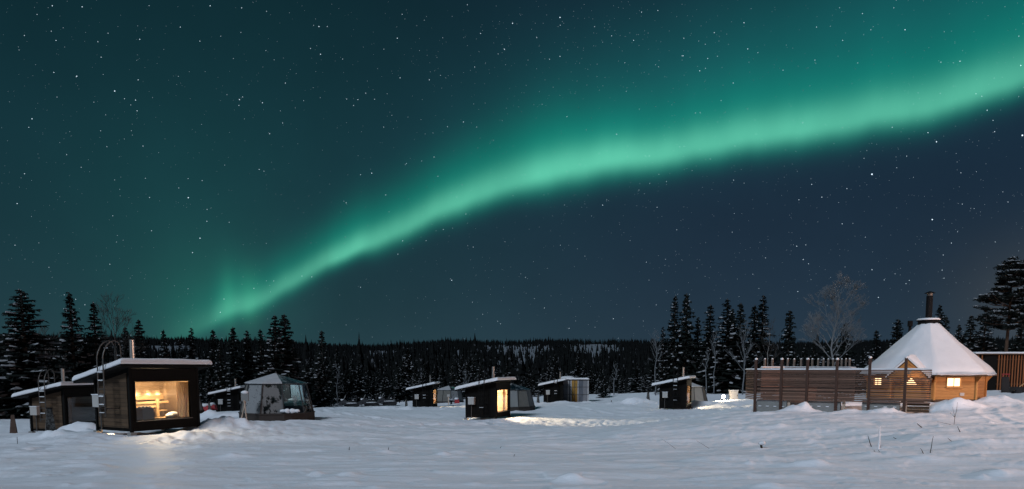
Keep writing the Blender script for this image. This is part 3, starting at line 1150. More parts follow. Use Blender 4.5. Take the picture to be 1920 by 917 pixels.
def igloo(px, py, Y, label, sc=1.0, nar=.94, a_off=10.0, kinds=None, roofs=None, inside=True):
    c = at(px, py, Y)
    # turn so that the corner offset counts from the line of sight
    face = math.atan2(-c.y, -c.x)
    r = empty('glass_igloo', c, 0, label, 'glass igloo', 'ten-sided glass igloos', (sc * nar, sc * nar, sc))
    R0, R1, ZB, ZE, ZT = 2.0, 1.63, .36, 1.80, 2.26

    def P(k, R, z):
        a = face + math.radians(a_off) + k * 2 * math.pi / NI
        return Vector((R * math.cos(a), R * math.sin(a), z))
    b = MB()
    b.lathe([(R0 + .06, -.3), (R0 + .06, ZB - .05), (R0 + .10, ZB - .05), (R0 + .10, ZB)], NI, a0=face + math.radians(a_off))
    b.build('base', MAT['igloo_base'], r)
    fr = MB()
    for k in range(NI):
        fr.tube([P(k, R0, ZB), P(k, R1, ZE)], .035, 6)
        fr.tube([P(k, R1, ZE), P(k, .09, ZT)], .028, 6)
        fr.tube([P(k, R1 + .01, ZE), P(k + 1, R1 + .01, ZE)], .035, 6)
    fr.lathe([(.13, ZT - .02), (.13, ZT + .03), (.05, ZT + .06), (.05, ZT + .14)], 10)
    fr.build('frame', MAT['igloo_frame'], r)
    kinds = kinds or {}
    roofs = roofs or {}
    for k in range(NI):
        m = kinds.get(k, 'fabric_panel')
        b = MB()
        p = [P(k, R0 - .03, ZB + .01), P(k + 1, R0 - .03, ZB + .01), P(k + 1, R1 - .03, ZE - .01), P(k, R1 - .03, ZE - .01)]
        n = (p[1] - p[0]).cross(p[3] - p[0]).normalized() * .012
        b.hexa([p[0], p[1], p[1] - n, p[0] - n, p[3], p[2], p[2] - n, p[3] - n])
        b.build('wall_panel', MAT[m], r)
        q = [P(k, R1 + .07, ZE + .01), P(k + 1, R1 + .07, ZE + .01), P(k + 1, .10, ZT), P(k, .10, ZT)]
        up = Vector((0, 0, .012))
        b = MB()
        b.hexa([q[0], q[1], q[2], q[3], q[0] + up, q[1] + up, q[2] + up, q[3] + up])
        m = roofs.get(k, 'igloo_glass')
        pan = b.build('roof_panel', MAT['igloo_glass' if m == 'snow' else m], r)
        if m == 'snow':
            s = MB()
            h = .05
            i0 = [Vector((0, 0, .0122)) + x for x in q]
            mid = [x + Vector((0, 0, h)) for x in i0]
            s.hexa([i0[0], i0[1], i0[2], i0[3], mid[0], mid[1], mid[2], mid[3]])
            s.build('snow_cover', MAT['thin_snow'], pan)
    return r, face, c


def ring_sides(face_k):
    pass


# panel k lies between corner k and k+1 counter-clockwise seen from above, corner 0 faces the viewer (+ offset to the right)
igl1, _, i1c = igloo(520, 785, 36, 'large glass igloo with snow patched panes and clear panes right of the lit cabin', 1.03, .90, 10.0,
                     {0: 'igloo_glass', 1: 'igloo_glass', 2: 'clear_glass', 3: 'rimed_glass', 9: 'rimed_glass', 8: 'snowed_glass', 7: 'fabric_panel', 6: 'fabric_panel', 5: 'fabric_panel', 4: 'fabric_grey'},
                     {7: 'snow', 8: 'snow', 9: 'snow', 6: 'snow', 5: 'snow', 4: 'snow'})
igloo(842, 757, 85, 'far glass igloo with drawn grey curtains just right of the far cabin by the snowmobiles', .96, .94, 8.0,
      {0: 'snowed_glass', 1: 'fabric_grey', 9: 'fabric_panel', 8: 'fabric_panel', 7: 'fabric_panel'}, {k: 'snow' for k in (6, 7, 8, 9, 5)})
igloo(962, 769, 58, 'grey curtained glass igloo peeking out right of the middle cabin', .97, .94, 14.0,
      {0: 'fabric_panel', 1: 'fabric_grey', 9: 'fabric_grey', 8: 'fabric_grey'}, {k: 'snow' for k in (5, 6, 4)})
igloo(1290, 759, 67, 'glass igloo half hidden right of the cabin by the flood lamp', .98, .94, 20.0,
      {0: 'fabric_grey', 1: 'fabric_panel', 9: 'fabric_panel', 2: 'fabric_panel'}, {k: 'snow' for k in (7, 8, 9, 0)})
igloo(331, 779, 50, 'pale blue edged glass igloo mostly hidden behind the big lit cabin', .98, .94, 6.0,
      {0: 'igloo_glass', 1: 'fabric_grey', 2: 'fabric_grey'}, {k: 'snow' for k in (7, 8, 9, 0)})

# bed and curtain that show through the clear panes of the large igloo
bd = empty('igloo_bed', i1c + Vector((.75, .25, .36)), math.radians(-12), 'teal covered bed behind the clear panes of the large igloo', 'bed')
b = MB(); b.bx(-.7, .7, -.85, .85, .0, .32); b.build('frame', MAT['igloo_base'], bd)
b = MB(); b.blob((0, 0, .40), (.74, .9, .14), 3, 16, 8, .04); b.build('duvet', MAT['duvet_teal'], bd, smooth=True)
b = MB(); b.blob((-.3, .55, .58), (.3, .2, .10), 5, 12, 7, .08); b.blob((.35, .5, .58), (.3, .2, .10), 6, 12, 7, .08); b.build('pillow', MAT['linen'], bd, smooth=True)
b = MB()
for k in range(26):
    a0, a1 = .25 + k * .04, .25 + (k + 1) * .04
    r0, r1 = 1.42 + .03 * math.sin(k * 2.1), 1.42 + .03 * math.sin((k + 1) * 2.1)
    b.face([(r0 * math.cos(a0), r0 * math.sin(a0), .05), (r1 * math.cos(a1), r1 * math.sin(a1), .05), (r1 * .9 * math.cos(a1), r1 * .9 * math.sin(a1), 1.35), (r0 * .9 * math.cos(a0), r0 * .9 * math.sin(a0), 1.35)])
o = b.build('curtain', MAT['white_curtain'], smooth=True, loc=i1c + Vector((0, 0, .40)))
tag(o, 'white curtain hanging at the back of the large igloo', 'curtain')
b = MB()
rr = random.Random(9)
for k in range(5):
    b.blob((rr.uniform(-.5, .5), rr.uniform(-.06, .06), .08), (rr.uniform(.10, .18), .10, rr.uniform(.07, .12)), k, 9, 6, .2)
lo_ = at(549, 771, 34.3)
o = b.build('snow_clumps', MAT['roof_snow'], smooth=True, loc=lo_ + Vector((0, 0, -.06)))
tag(o, 'lumps of snow lying on the base ledge of the large igloo', 'snow lumps', kind='stuff')


lamp('igloo_fill', i1c + Vector((.3, .5, 1.5)), 9, (.85, .97, 1.0), r=.1)  # unseen cool fill light, added to brighten the igloo interior


# ------------------------------------------------------------------ signs, lantern pylons and small things by the cabins
def crossed_sign(px, py, Y, h, w, label, name='notice_board'):
    p = at(px, py, Y)
    r = empty(name, p, 0, label, 'notice board')
    b = MB()
    b.tube([(-.28, 0, -.1), (.03, .02, h * .74)], .028, 6)
    b.build('leg', MAT['pale_post'], r)
    b = MB()
    b.tube([(.08, -.06, -.1), (-.03, -.05, h * .74)], .03, 6)
    b.build('leg', MAT['pale_post'], r)
    b = MB(); b.bx(-w / 2, w / 2, -.05, .02, h * .70, h)
    b.build('board', MAT['fabric_grey'], r)
    b = MB(); b.blob((0, -.01, h + .01), (w * .5, .10, .09), 2, 12, 6, .08)
    b.build('snow_cap', MAT['roof_snow'], r, smooth=True)
    return r


crossed_sign(461, 790, 33.6, 1.42, .36, 'square grey board with a snow cap on crossed wooden legs beside the large igloo')


def pylon(px, py, Y, h, w, label, m='dark_pylon', m2=None, rz=.4, snow=.35):
    p = at(px, py, Y)
    r = empty('lantern_pylon', p, rz, label, 'wooden pylon', 'tapered dark wooden pylons beside the cabins')
    b = MB()
    t = w * .36
    b.hexa([(-w / 2, -w / 2, -.15), (w / 2, -w / 2, -.15), (w / 2, w / 2, -.15), (-w / 2, w / 2, -.15), (-t / 2, -t / 2, h), (t / 2, -t / 2, h), (t / 2, t / 2, h), (-t / 2, t / 2, h)])
    b.m[-1] = 1
    b.build('body', [MAT[m], MAT[m2 or m]], r)
    b = MB()
    b.bx(-t / 2 - .03, t / 2 + .03, -t / 2 - .03, t / 2 + .03, h, h + .03)
    b.build('cap', MAT['black_timber'], r)
    b = MB()
    rr = random.Random(int(px))
    for k in range(5):
        a = rr.uniform(0, 6.28)
        b.blob((math.cos(a) * w * .5, math.sin(a) * w * .5, .04), (w * .28, w * .28, w * .2 * snow * 2), k, 8, 5, .2)
    b.build('snow_drift', MAT['roof_snow'], r, smooth=True)
    return r


pylon(96, 824, 27, 1.24, .46, 'snow speckled tapered pylon standing in front of the brown unlit cabin', 'dark_pylon', 'pylon_light', .62, .8)
pylon(26, 817, 39, 1.22, .40, 'reddish brown tapered pylon alone at the far left edge', 'pylon_brown', 'pylon_light', .5)
pylon(762, 768, 72, 1.15, .34, 'slim dark pylon left of the far cabin by the snowmobiles')
pylon(1009, 757, 73, 1.05, .30, 'slim dark pylon left of the cabin with the striped shed')
pylon(1215, 755, 60, .98, .30, 'slim dark pylon in open snow left of the flood lamp cabin')

p = at(33, 842, 23)
b = MB(); b.tube([(0, 0, -.2), (.01, 0, .42)], .009, 5)
o = b.build('marker_stick', MAT['twig'], loc=p); tag(o, 'thin stick standing in the snow below the reddish pylon', 'stick')
p = at(1146, 760, 60)
b = MB(); b.tube([(0, 0, -.2), (.01, 0, .44)], .03, 6)
o = b.build('marker_post', MAT['twig'], loc=p); tag(o, 'short dark marker post alone in the snow right of the striped shed', 'post')

# by the far igloo: post with a small board, a snowy stool, a red sledge
p = at(841, 759, 80)
r = empty('trail_post', p, 0, 'pale post with small board in front of the far curtained igloo', 'post')
b = MB(); b.bx(-.06, .06, -.06, .06, -.1, 1.15); b.build('post', MAT['pale_post'], r)
b = MB(); b.bx(-.16, .16, -.09, -.062, .95, 1.22); b.build('board', MAT['box_white'], r)
p = at(846, 758, 80.5)
r = empty('fire_bowl', p, 0, 'dark stand heaped with snow right of the pale post', 'stand')
b = MB(); b.lathe([(.12, -.1), (.10, .30), (.22, .45), (.24, .52)], 12); b.build('bowl', MAT['black_metal'], r)
b = MB(); b.blob((0, 0, .58), (.26, .26, .18), 3, 12, 6, .12); b.build('snow_cap', MAT['roof_snow'], r, smooth=True)


def sled_lump(px, py, Y, L, label, seed):
    p = at(px, py, Y)
    r = empty('covered_sledge', p, .1, label, 'sledge')
    b = MB()
    b.hexa([(-L / 2, -.3, 0), (L / 2, -.3, 0), (L / 2, .3, 0), (-L / 2, .3, 0), (-L * .42, -.26, .42), (L * .3, -.26, .50), (L * .3, .26, .50), (-L * .42, .26, .42)])
    b.build('body', MAT['red_paint'], r)
    b = MB(); b.blob((-.05, 0, .5), (L * .44, .33, .16), seed, 14, 7, .12); b.build('snow_cap', MAT['roof_snow'], r, smooth=True)
    b = MB(); b.tube([(-L * .55, -.2, .02), (L * .5, -.2, .02)], .03, 6); b.tube([(-L * .55, .2, .02), (L * .5, .2, .02)], .03, 6); b.build('runner', MAT['black_metal'], r)
    return r


sled_lump(386, 771, 58, .95, 'red sledge under snow between the lit cabin and the pylon behind it', 3)
sled_lump(400, 769, 59, .55, 'smaller red sledge buried under a snow heap beside the far left cabin', 5)
sled_lump(857, 756, 79, .6, 'small red sledge leaning by the far curtained igloo', 7)
pylon(393, 774, 56, .95, .30, 'slim dark pylon between the two red sledges')


# ------------------------------------------------------------------ snowmobiles
def snowmobile(px, py, Y, label, bar=False):
    p = at(px, py, Y)
    p.z = gz(p.x, p.y) + .02
    r = empty('snowmobile', p, math.pi + .30, label, 'snowmobile', 'snowmobiles parked in a row', (.86, 1.0, 1.35))
    b = MB()
    # side outline of hood and tunnel, nose towards +x
    out = [(1.30, .24), (1.22, .40), (.90, .62), (.50, .76), (.18, .62), (-.05, .40), (-1.25, .44), (-1.38, .38), (-1.30, .32), (.3, .28), (1.1, .18)]
    n = len(out)
    i = len(b.v)
    for s in (-1, 1):
        for x, z in out:
            k = .36 if x > 0 else .22
            b.v.append((x, s * k * (1 - .35 * max(0, z - .6)), z))
    for q in range(n):
        b.f.append((i + q, i + (q + 1) % n, i + n + (q + 1) % n, i + n + q)); b.m.append(1 if q in (2, 6) else 0)
    b.f.append(tuple(i + q for q in range(n - 1, -1, -1))); b.m.append(0)
    b.f.append(tuple(i + n + q for q in range(n))); b.m.append(0)
    b.build('body', [MAT['sled_body'], MAT['sled_stripe']], r)
    b = MB(); b.hexa([(.56, -.24, .74), (.60, -.24, .74), (.60, .24, .74), (.56, .24, .74), (.30, -.18, 1.08), (.34, -.18, 1.08), (.34, .18, 1.08), (.30, .18, 1.08)]); b.build('windshield', MAT['fabric_grey'], r)
    b = MB(); b.bx(-1.0, -.05, -.18, .18, .45, .62); b.build('seat', MAT['rubber'], r)
    for xx in (-.42, -1.08):
        b = MB(); b.hexa([(xx - .06, -.17, .58), (xx + .05, -.17, .58), (xx + .05, .17, .58), (xx - .06, .17, .58), (xx - .16, -.15, .98), (xx - .06, -.15, .98), (xx - .06, .15, .98), (xx - .16, .15, .98)]); b.build('backrest', MAT['rubber'], r)
    b = MB(); b.tube([(.18, 0, .6), (.08, 0, .92)], .03, 6); b.tube([(.02, -.34, .92), (.08, 0, .96), (.02, .34, .92)], .024, 6); b.build('handlebar', MAT['black_metal'], r)
    b = MB()
    tr = [(.35, .02), (.55, .20), (.40, .34), (-1.35, .40), (-1.5, .22), (-1.35, .03)]
    i = len(b.v)
    for s in (-1, 1):
        for x, z in tr:
            b.v.append((x, s * .22, z - .02))
    for q in range(6):
        b.f.append((i + q, i + (q + 1) % 6, i + 6 + (q + 1) % 6, i + 6 + q)); b.m.append(0)
    b.f.append(tuple(range(i + 5, i - 1, -1))); b.m.append(0)
    b.f.append(tuple(range(i + 6, i + 12))); b.m.append(0)
    b.build('track', MAT['rubber'], r)
    for s in (-1, 1):
        b = MB(); b.tube([(.35, s * .45, .02), (1.25, s * .45, .02), (1.5, s * .45, .16), (1.58, s * .45, .30)], .045, 6); b.tube([(.85, s * .45, .04), (.8, s * .36, .42)], .03, 6); b.build('ski', MAT['rubber'], r)
    b = MB(); b.blob((.78, .12, .68), (.24, .22, .08), int(px), 10, 6, .2); b.blob((-.65, 0, .63), (.20, .16, .05), int(px) + 1, 10, 6, .2); b.blob((-.45, .26, .40), (.75, .06, .035), int(px) + 2, 10, 5, .2); b.blob((-.45, -.26, .40), (.75, .06, .035), int(px) + 4, 10, 5, .2); b.build('snow_cap', MAT['roof_snow'], r, smooth=True)
    b = MB(); b.tube([(-1.3, -.2, .42), (-1.7, -.2, .44), (-1.85, -.2, .22)], .03, 6); b.tube([(-1.3, .2, .42), (-1.7, .2, .44), (-1.85, .2, .22)], .03, 6); b.tube([(-1.7, -.2, .44), (-1.7, .2, .44)], .03, 6); b.build('rear_rack', MAT['black_metal'], r)
    return r


snowmobile(653, 763.5, 80, 'leftmost of the three dark snowmobiles parked by the trees')
snowmobile(690, 763, 80.5, 'middle one of the three dark snowmobiles parked by the trees')
snowmobile(724, 762.5, 81, 'rightmost dark snowmobile of the row, tail rack towards the far cabin')

# ------------------------------------------------------------------ striped panel shed
p = at(1076, 755, 78)
r = empty('panel_shed', p, math.radians(-4), 'pale shed of upright grey panels with one yellow stripe', 'shed')
hw, hd, hh = 1.62, 1.5, 2.62
stripes = [(-1.62, -1.40, 'panel_white'), (-1.40, -1.18, 'panel_grey'), (-1.18, -.72, 'panel_blue'), (-.72, -.60, 'panel_white'), (-.60, -.42, 'panel_blue'), (-.42, -.28, 'panel_white'), (-.28, .36, 'panel_yellow'), (.36, .48, 'panel_white'), (.48, .98, 'panel_blue'), (.98, 1.46, 'panel_grey'), (1.46, 1.62, 'panel_white')]
for a, c, m in stripes:
    b = MB(); b.bx(a + .006, c - .006, -hd, -hd + .05, .04, hh); tag(b.build('front_panel', MAT[m], r), 'yellow front panel' if m == 'panel_yellow' else None)
b = MB(); b.bx(-hw, -hw + .05, -hd + .052, hd, .04, hh); b.bx(hw - .05, hw, -hd + .052, hd, .04, hh); b.bx(-hw + .052, hw - .052, hd - .05, hd, .04, hh); b.build('side_wall', MAT['panel_grey'], r)
for zz in (.95, 1.80, 2.55):
    b = MB(); b.bx(-hw, hw, -hd - .03, -hd - .004, zz, zz + .04); b.build('cross_rail', MAT['igloo_frame'], r)
b = MB(); b.bx(.02, .07, -hd - .028, -hd - .004, .06, 2.54); b.build('door_joint', MAT['igloo_frame'], r)
b = MB(); b.bx(-hw - .06, hw + .06, -hd - .06, hd + .06, hh + .002, hh + .05); rf = b.build('roof', MAT['igloo_frame'], r)
sb = snow_slab(-hw, hw, -hd, hd, lambda x: hh + .05, .16, 13, 16); sb.build('roof_snow', MAT['roof_snow'], rf, smooth=True)
b = MB(); b.blob((-.7, .2, hh + .12), (.9, .9, .30), 5, 16, 7, .08); b.build('roof_drift', MAT['roof_snow'], rf, smooth=True)

# ------------------------------------------------------------------ flood lamp and white cabinet
p = at(1353, 753, 62)
r = empty('flood_lamp', p, math.radians(190), 'bright flood lamp on a short stake at the edge of the trees', 'lamp')
b = MB(); b.tube([(0, 0, -.3), (0, 0, .36)], .03, 8); b.build('stake', MAT['black_metal'], r)
b = MB(); b.lathe([(.10, 0), (.17, .10), (.18, .16)], 14); b.build('housing', MAT['black_metal'], r, loc=(-.02, .08, .45), rot=(math.radians(-90), 0, 0))
hl = MB(); hl.lathe([(.02, .0), (.15, .0), (.15, .02), (.02, .04)], 14); hl.build('lens', MAT['flood_lens'], r, loc=(-.02, .26, .45), rot=(math.radians(-90), 0, 0))
lamp('flood_beam', p + Vector((-.25, -.75, .55)), 260, (1.0, .80, .56), r=.12)
p = at(1375, 751, 62.5)
r = empty('white_cabinet', p, .08, 'white upright cabinet lit beside the flood lamp', 'cabinet')
b = MB(); b.bx(-.34, .34, -.25, .25, -.15, .92); b.build('body', MAT['box_white'], r)
b = MB(); b.bx(-.31, .31, -.275, -.253, .02, .88); d_ = b.build('door', MAT['box_white'], r)
b = MB(); b.bx(.22, .25, -.30, -.276, .40, .52); b.build('handle', MAT['black_metal'], d_)
b = MB(); b.bx(-.37, .37, -.28, .28, .921, .96); b.build('top', MAT['roof_snow'], r)

# ------------------------------------------------------------------ the round timber hut
HC = at(1733, 752, 33)
HC.z = 0.0
hut = empty('timber_hut', (HC.x, HC.y, 0), 0, 'eight-sided timber hut with a steep snow covered roof and lit windows', 'hut')
view = math.atan2(-HC.y, -HC.x)
A0 = view + math.radians(8.5)
RW, RE = 2.44, 2.88
ZF, ZW, ZEV, ZTOP = 1.02, 2.24, 2.10, 4.42


def HP(k, R, z):
    a = A0 + k * math.pi / 4
    return Vector((R * math.cos(a), R * math.sin(a), z))


def fpt(k, s, z, off=0.0, R=RW):
    """a point of the face between corner k and k+1; s from 0 to 1"""
    a, c = HP(k, R, z), HP(k + 1, R, z)
    n = (HP(k, R, 0) + HP(k + 1, R, 0)); n.z = 0; n.normalize()
    return a.lerp(c, s) + n * off


def fbox(b, k, s0, s1, z0, z1, o0, o1, m=0):
    P_ = [fpt(k, s0, z0, o1), fpt(k, s1, z0, o1), fpt(k, s1, z0, o0), fpt(k, s0, z0, o0), fpt(k, s0, z1, o1), fpt(k, s1, z1, o1), fpt(k, s1, z1, o0), fpt(k, s0, z1, o0)]
    b.hexa(P_, m)


# angles are counter-clockwise: face 0 is the right-front one, face 7 the entrance, face 6 the left window
WIN = {0: (.30, .62, 1.62, 1.97), 6: (.30, .66, 1.60, 1.95)}
for k in range(8):
    b = MB()
    if k in WIN:
        s0, s1, z0, z1 = WIN[k]
        fbox(b, k, .02, s0, ZF, ZW, -.06, 0)
        fbox(b, k, s1, .98, ZF, ZW, -.06, 0)
        fbox(b, k, s0 + .0005, s1 - .0005, ZF, z0, -.06, 0)
        fbox(b, k, s0 + .0005, s1 - .0005, z1, ZW, -.06, 0)
    else:
        fbox(b, k, .02, .98, ZF, ZW, -.06, 0)
    b.build('wall', MAT['hut_boards'], hut)
    b = MB()
    p_ = HP(k, RW + .02, 0)
    b.tube([(p_.x, p_.y, ZF - .03), (p_.x, p_.y, ZW)], .055, 8)
    d2 = Vector((p_.x, p_.y, 0)).normalized()
    b.hexa([p_ + d2 * .05 + Vector((-.03 * d2.y, .03 * d2.x, 1.80)), p_ + d2 * .05 + Vector((.03 * d2.y, -.03 * d2.x, 1.80)), p_ + d2 * .02 + Vector((.03 * d2.y, -.03 * d2.x, 1.78)), p_ + d2 * .02 + Vector((-.03 * d2.y, .03 * d2.x, 1.78)),
            p_ + d2 * .30 + Vector((-.03 * d2.y, .03 * d2.x, 2.13)), p_ + d2 * .30 + Vector((.03 * d2.y, -.03 * d2.x, 2.13)), p_ + d2 * .02 + Vector((.03 * d2.y, -.03 * d2.x, 2.2)), p_ + d2 * .02 + Vector((-.03 * d2.y, .03 * d2.x, 2.2))])
    b.build('corner_bracket', MAT['hut_trim'], hut)
    if k in WIN:
        s0, s1, z0, z1 = WIN[k]
        b = MB()
        e = .022
        fbox(b, k, s0 - e, s0, z0 - .045, z1 + .045, .003, .03); fbox(b, k, s1, s1 + e, z0 - .045, z1 + .045, .003, .03)
        fbox(b, k, s0, s1, z0 - .045, z0, .003, .03); fbox(b, k, s0, s1, z1, z1 + .045, .003, .03)
        fbox(b, k, (s0 + s1) / 2 - .008, (s0 + s1) / 2 + .008, z0, z1, .003, .02)
        wf = b.build('window', MAT['hut_trim'], hut)
        b = MB(); fbox(b, k, s0, s1, z0, z1, -.045, -.035); b.build('pane', MAT['warm_window'], wf)
        b = MB(); fbox(b, k, s0 - .035, s1 + .035, z0 - .085, z0 - .047, .003, .09); b.build('sill', MAT['hut_trim'], wf)
b = MB(); b.lathe([(RW - .10, ZF - .35), (RW - .10, ZF - .10), (RW + .06, ZF - .10), (RW + .06, ZF - .005)], 8, a0=A0); b.build('plinth', MAT['hut_dark'], hut)
b = MB(); fbox(b, 0, .62, .72, 1.18, 1.32, .003, .03); b.build('vent_plate', MAT['box_white'], hut)
# roof
b = MB(); b.lathe([(RE, ZEV - .03), (RE, ZEV + .03), (.44, ZTOP - .06), (.3, ZTOP - .06)], 8, a0=A0); rf = b.build('roof', MAT['hut_dark'], hut)
b = MB()
NS = 96
rows = []
for t in np.r_[-.035, -.02, np.linspace(0, 1, 26)]:
    row = []
    for q in range(NS):
        a = 2 * math.pi * q / NS
        rel = (a % (math.pi / 4)) - math.pi / 8
        octr = math.cos(math.pi / 8) / math.cos(rel)
        octr = octr * .72 + .955 * .28          # snow rounds the hips off
        if t < 0:
            R = (RE + .02 - (.04 if t < -.03 else 0.0)) * octr
            z = ZEV + (.0 if t < -.03 else .08)
        else:
            R = ((RE + .02) * (1 - t) + .42 * t) * octr
            z = (ZEV + .03) * (1 - t) + ZTOP * t + .15 * min(1.0, math.sqrt(t * 9)) - .10 * math.sin(math.pi * t) * .6
            z += .07 * mnoise.noise(Vector((R * math.cos(a) * .9, R * math.sin(a) * .9, 3.3))) + .02 * mnoise.noise(Vector((R * math.cos(a) * 3, R * math.sin(a) * 3, 9.3)))
        if t <= 0.05:
            z += .03 * mnoise.noise(Vector((math.cos(a) * 5, math.sin(a) * 5, 8)))
        row.append((R * math.cos(A0 + a), R * math.sin(A0 + a), z))
    rows.append(row)
for row in rows:
    b.v.extend(row)
for i in range(len(rows) - 1):
    for q in range(NS):
        b.f.append((i * NS + q, i * NS + (q + 1) % NS, (i + 1) * NS + (q + 1) % NS, (i + 1) * NS + q)); b.m.append(0)
b.f.append(tuple((len(rows) - 1) * NS + q for q in range(NS))); b.m.append(0)
b.build('roof_snow', MAT['roof_snow'], rf, smooth=True)
# smoke collar and chimney
b = MB(); b.lathe([(.46, ZTOP), (.44, ZTOP + .24), (.50, ZTOP + .25), (.50, ZTOP + .29)], 16); col_ = b.build('collar', MAT['black_metal'], hut)
b = MB(); b.lathe([(.50, ZTOP + .291), (.50, ZTOP + .33), (.44, ZTOP + .38), (.2, ZTOP + .40)], 16); b.build('collar_snow', MAT['roof_snow'], col_, smooth=True)
b = MB(); b.lathe([(.14, ZTOP + .36), (.14, ZTOP + 1.44)], 16); chm = b.build('chimney', MAT['black_metal'], hut)
b = MB(); b.lathe([(.12, ZTOP + 1.441), (.13, ZTOP + 1.56)], 16); b.build('chimney_throat', MAT['galvanised'], chm)
b = MB(); b.lathe([(.23, ZTOP + 1.561), (.23, ZTOP + 1.58), (.03, ZTOP + 1.66)], 16); b.build('chimney_hat', MAT['black_metal'], chm)
vp = at(1706, 617, 34.5)
b = MB(); b.lathe([(.065, -.6), (.065, .12), (.115, .13), (.115, .40), (.08, .41)], 12); b.build('roof_vent', MAT['black_metal'], hut, loc=(vp.x - HC.x, vp.y - HC.y, vp.z))
# entrance gable over face 7
mid = fpt(7, .5, 0, 0.0)
nrm = Vector((mid.x, mid.y, 0)).normalized()
tan_ = Vector((-nrm.y, nrm.x, 0))     # towards corner 8 (=0), which is to the viewer's right


def GP(s, o, z):
    return Vector((mid.x, mid.y, 0)) + tan_ * s + nrm * o + Vector((0, 0, z))


gw, ga, gb = .74, 2.62, 2.02
b = MB()
b.hexa([GP(-gw, .62, gb), GP(gw, .62, gb), GP(gw, .56, gb), GP(-gw, .56, gb), GP(-.01, .62, ga), GP(.01, .62, ga), GP(.01, .56, ga), GP(-.01, .56, ga)])
gab = b.build('gable', MAT['hut_boards'], hut)
b = MB()
for s in (-1, 1):
    a0_, a1_ = (s * (gw + .07), gb - .05), (0, ga + .03)
    b.hexa([GP(a0_[0], .66, a0_[1]), GP(a1_[0], .66, a1_[1]), GP(a1_[0], .623, a1_[1]), GP(a0_[0], .623, a0_[1]), GP(a0_[0], .66, a0_[1] + .13), GP(a1_[0], .66, a1_[1] + .13), GP(a1_[0], .623, a1_[1] + .13), GP(a0_[0], .623, a0_[1] + .13)])
b.build('barge_board', MAT['hut_trim'], gab)
b = MB()
c0 = GP(0, .635, 2.30)
ring = [c0 + tan_ * .15 * math.cos(w) + Vector((0, 0, .15 * math.sin(w))) for w in np.linspace(0, 2 * math.pi, 21)[:-1]]
b.face(ring); b.face([q + nrm * -.01 for q in reversed(ring)])
for i in range(20):
    b.face([ring[i], ring[(i + 1) % 20], ring[(i + 1) % 20] - nrm * .01, ring[i] - nrm * .01])
b.build('round_vent', MAT['fabric_grey'], gab)
b = MB()
for s in (-1, 1):
    lo, hi = (s * (gw + .16), gb - .10), (0, ga + .17)
    b.hexa([GP(lo[0], .70, lo[1]), GP(hi[0], .70, hi[1]), GP(hi[0], -1.15, hi[1]), GP(lo[0], -.4, lo[1]), GP(lo[0], .70, lo[1] + .05), GP(hi[0], .70, hi[1] + .05), GP(hi[0], -1.15, hi[1] + .05), GP(lo[0], -.4, lo[1] + .05)])
grf = b.build('gable_roof', MAT['hut_dark'], hut)
b = MB()
for s in (-1, 1):
    n_ = 12
    for i in range(n_):
        t0, t1 = i / n_, (i + 1) / n_
        for j in range(8):
            o0, o1 = .70 - j * .24, .70 - (j + 1) * .24

            def q_(t, o):
                th = .20 * math.sqrt(max(0.0, 1 - max(0, (t - .80) / .22) ** 2)) * min(1.0, .45 + (.70 - o) * 4)
                return GP(s * (gw + .16) * t, o, ga + .225 + (gb - .10 - ga - .17) * t + th + .02 * mnoise.noise(Vector((s * t * 3, o * 3, 1))))
            f_ = [q_(t0, o0), q_(t1, o0), q_(t1, o1), q_(t0, o1)]
            b.face(f_ if s > 0 else f_[::-1])
    for i in range(n_):
        t0, t1 = i / n_, (i + 1) / n_
        f_ = [GP(s * (gw + .16) * t0, .70, ga + .222 + (gb - .10 - ga - .17) * t0), GP(s * (gw + .16) * t1, .70, ga + .222 + (gb - .10 - ga - .17) * t1), q_(t1, .70), q_(t0, .70)]
        b.face(f_ if s > 0 else f_[::-1])
b.build('gable_snow', MAT['roof_snow'], grf, smooth=True)
# side cheeks of the little porch and the door
for s in (-1, 1):
    b = MB()
    b.hexa([GP(s * .70, .56, ZF), GP(s * .76, .56, ZF), GP(s * .76, .02, ZF), GP(s * .70, .02, ZF), GP(s * .70, .56, gb + .1), GP(s * .76, .56, gb), GP(s * .76, .02, gb), GP(s * .70, .02, gb + .1)])
    b.build('porch_side', MAT['hut_boards'], hut)
b = MB(); b.hexa([GP(-.42, .04, ZF), GP(.42, .04, ZF), GP(.42, .004, ZF), GP(-.42, .004, ZF), GP(-.42, .04, 2.2), GP(.42, .04, 2.2), GP(.42, .004, 2.2), GP(-.42, .004, 2.2)]); dr = b.build('door', MAT['hut_trim'], hut)
b = MB(); b.face([GP(-.20, .62, 1.74), GP(.26, .62, 1.74), GP(.03, .62, 2.02)]); b.face([GP(.26, .60, 1.74), GP(-.20, .60, 1.74), GP(.03, .60, 2.02)])
b = MB(); tri = [GP(-.24, .048, 1.68), GP(.24, .048, 1.68), GP(0, .048, 2.0)]; b.face(tri); b.face([q - nrm * .006 for q in reversed(tri)])
for i in range(3):
    b.face([tri[i], tri[(i + 1) % 3], tri[(i + 1) % 3] - nrm * .006, tri[i] - nrm * .006])
b.build('door_window', MAT['warm_window'], dr)
lamp('assumed_porch_lamp', GP(.3, .9, 1.95), 13, (1.0, .62, .34), r=.05, parent=hut)  # assumed lamp, not seen, added to warm the hut entrance

# ------------------------------------------------------------------ slatted wind screen around the tub yard
FP = [(1416, 31.0), (1464, None), (1512, None), (1567, None), (1628, None), (1695, None)]
IA, IB = 1 / 31.0, 1 / 27.7


def fy(px):
    return 1 / (IA + (IB - IA) * (px - 1416) / (1695 - 1416))


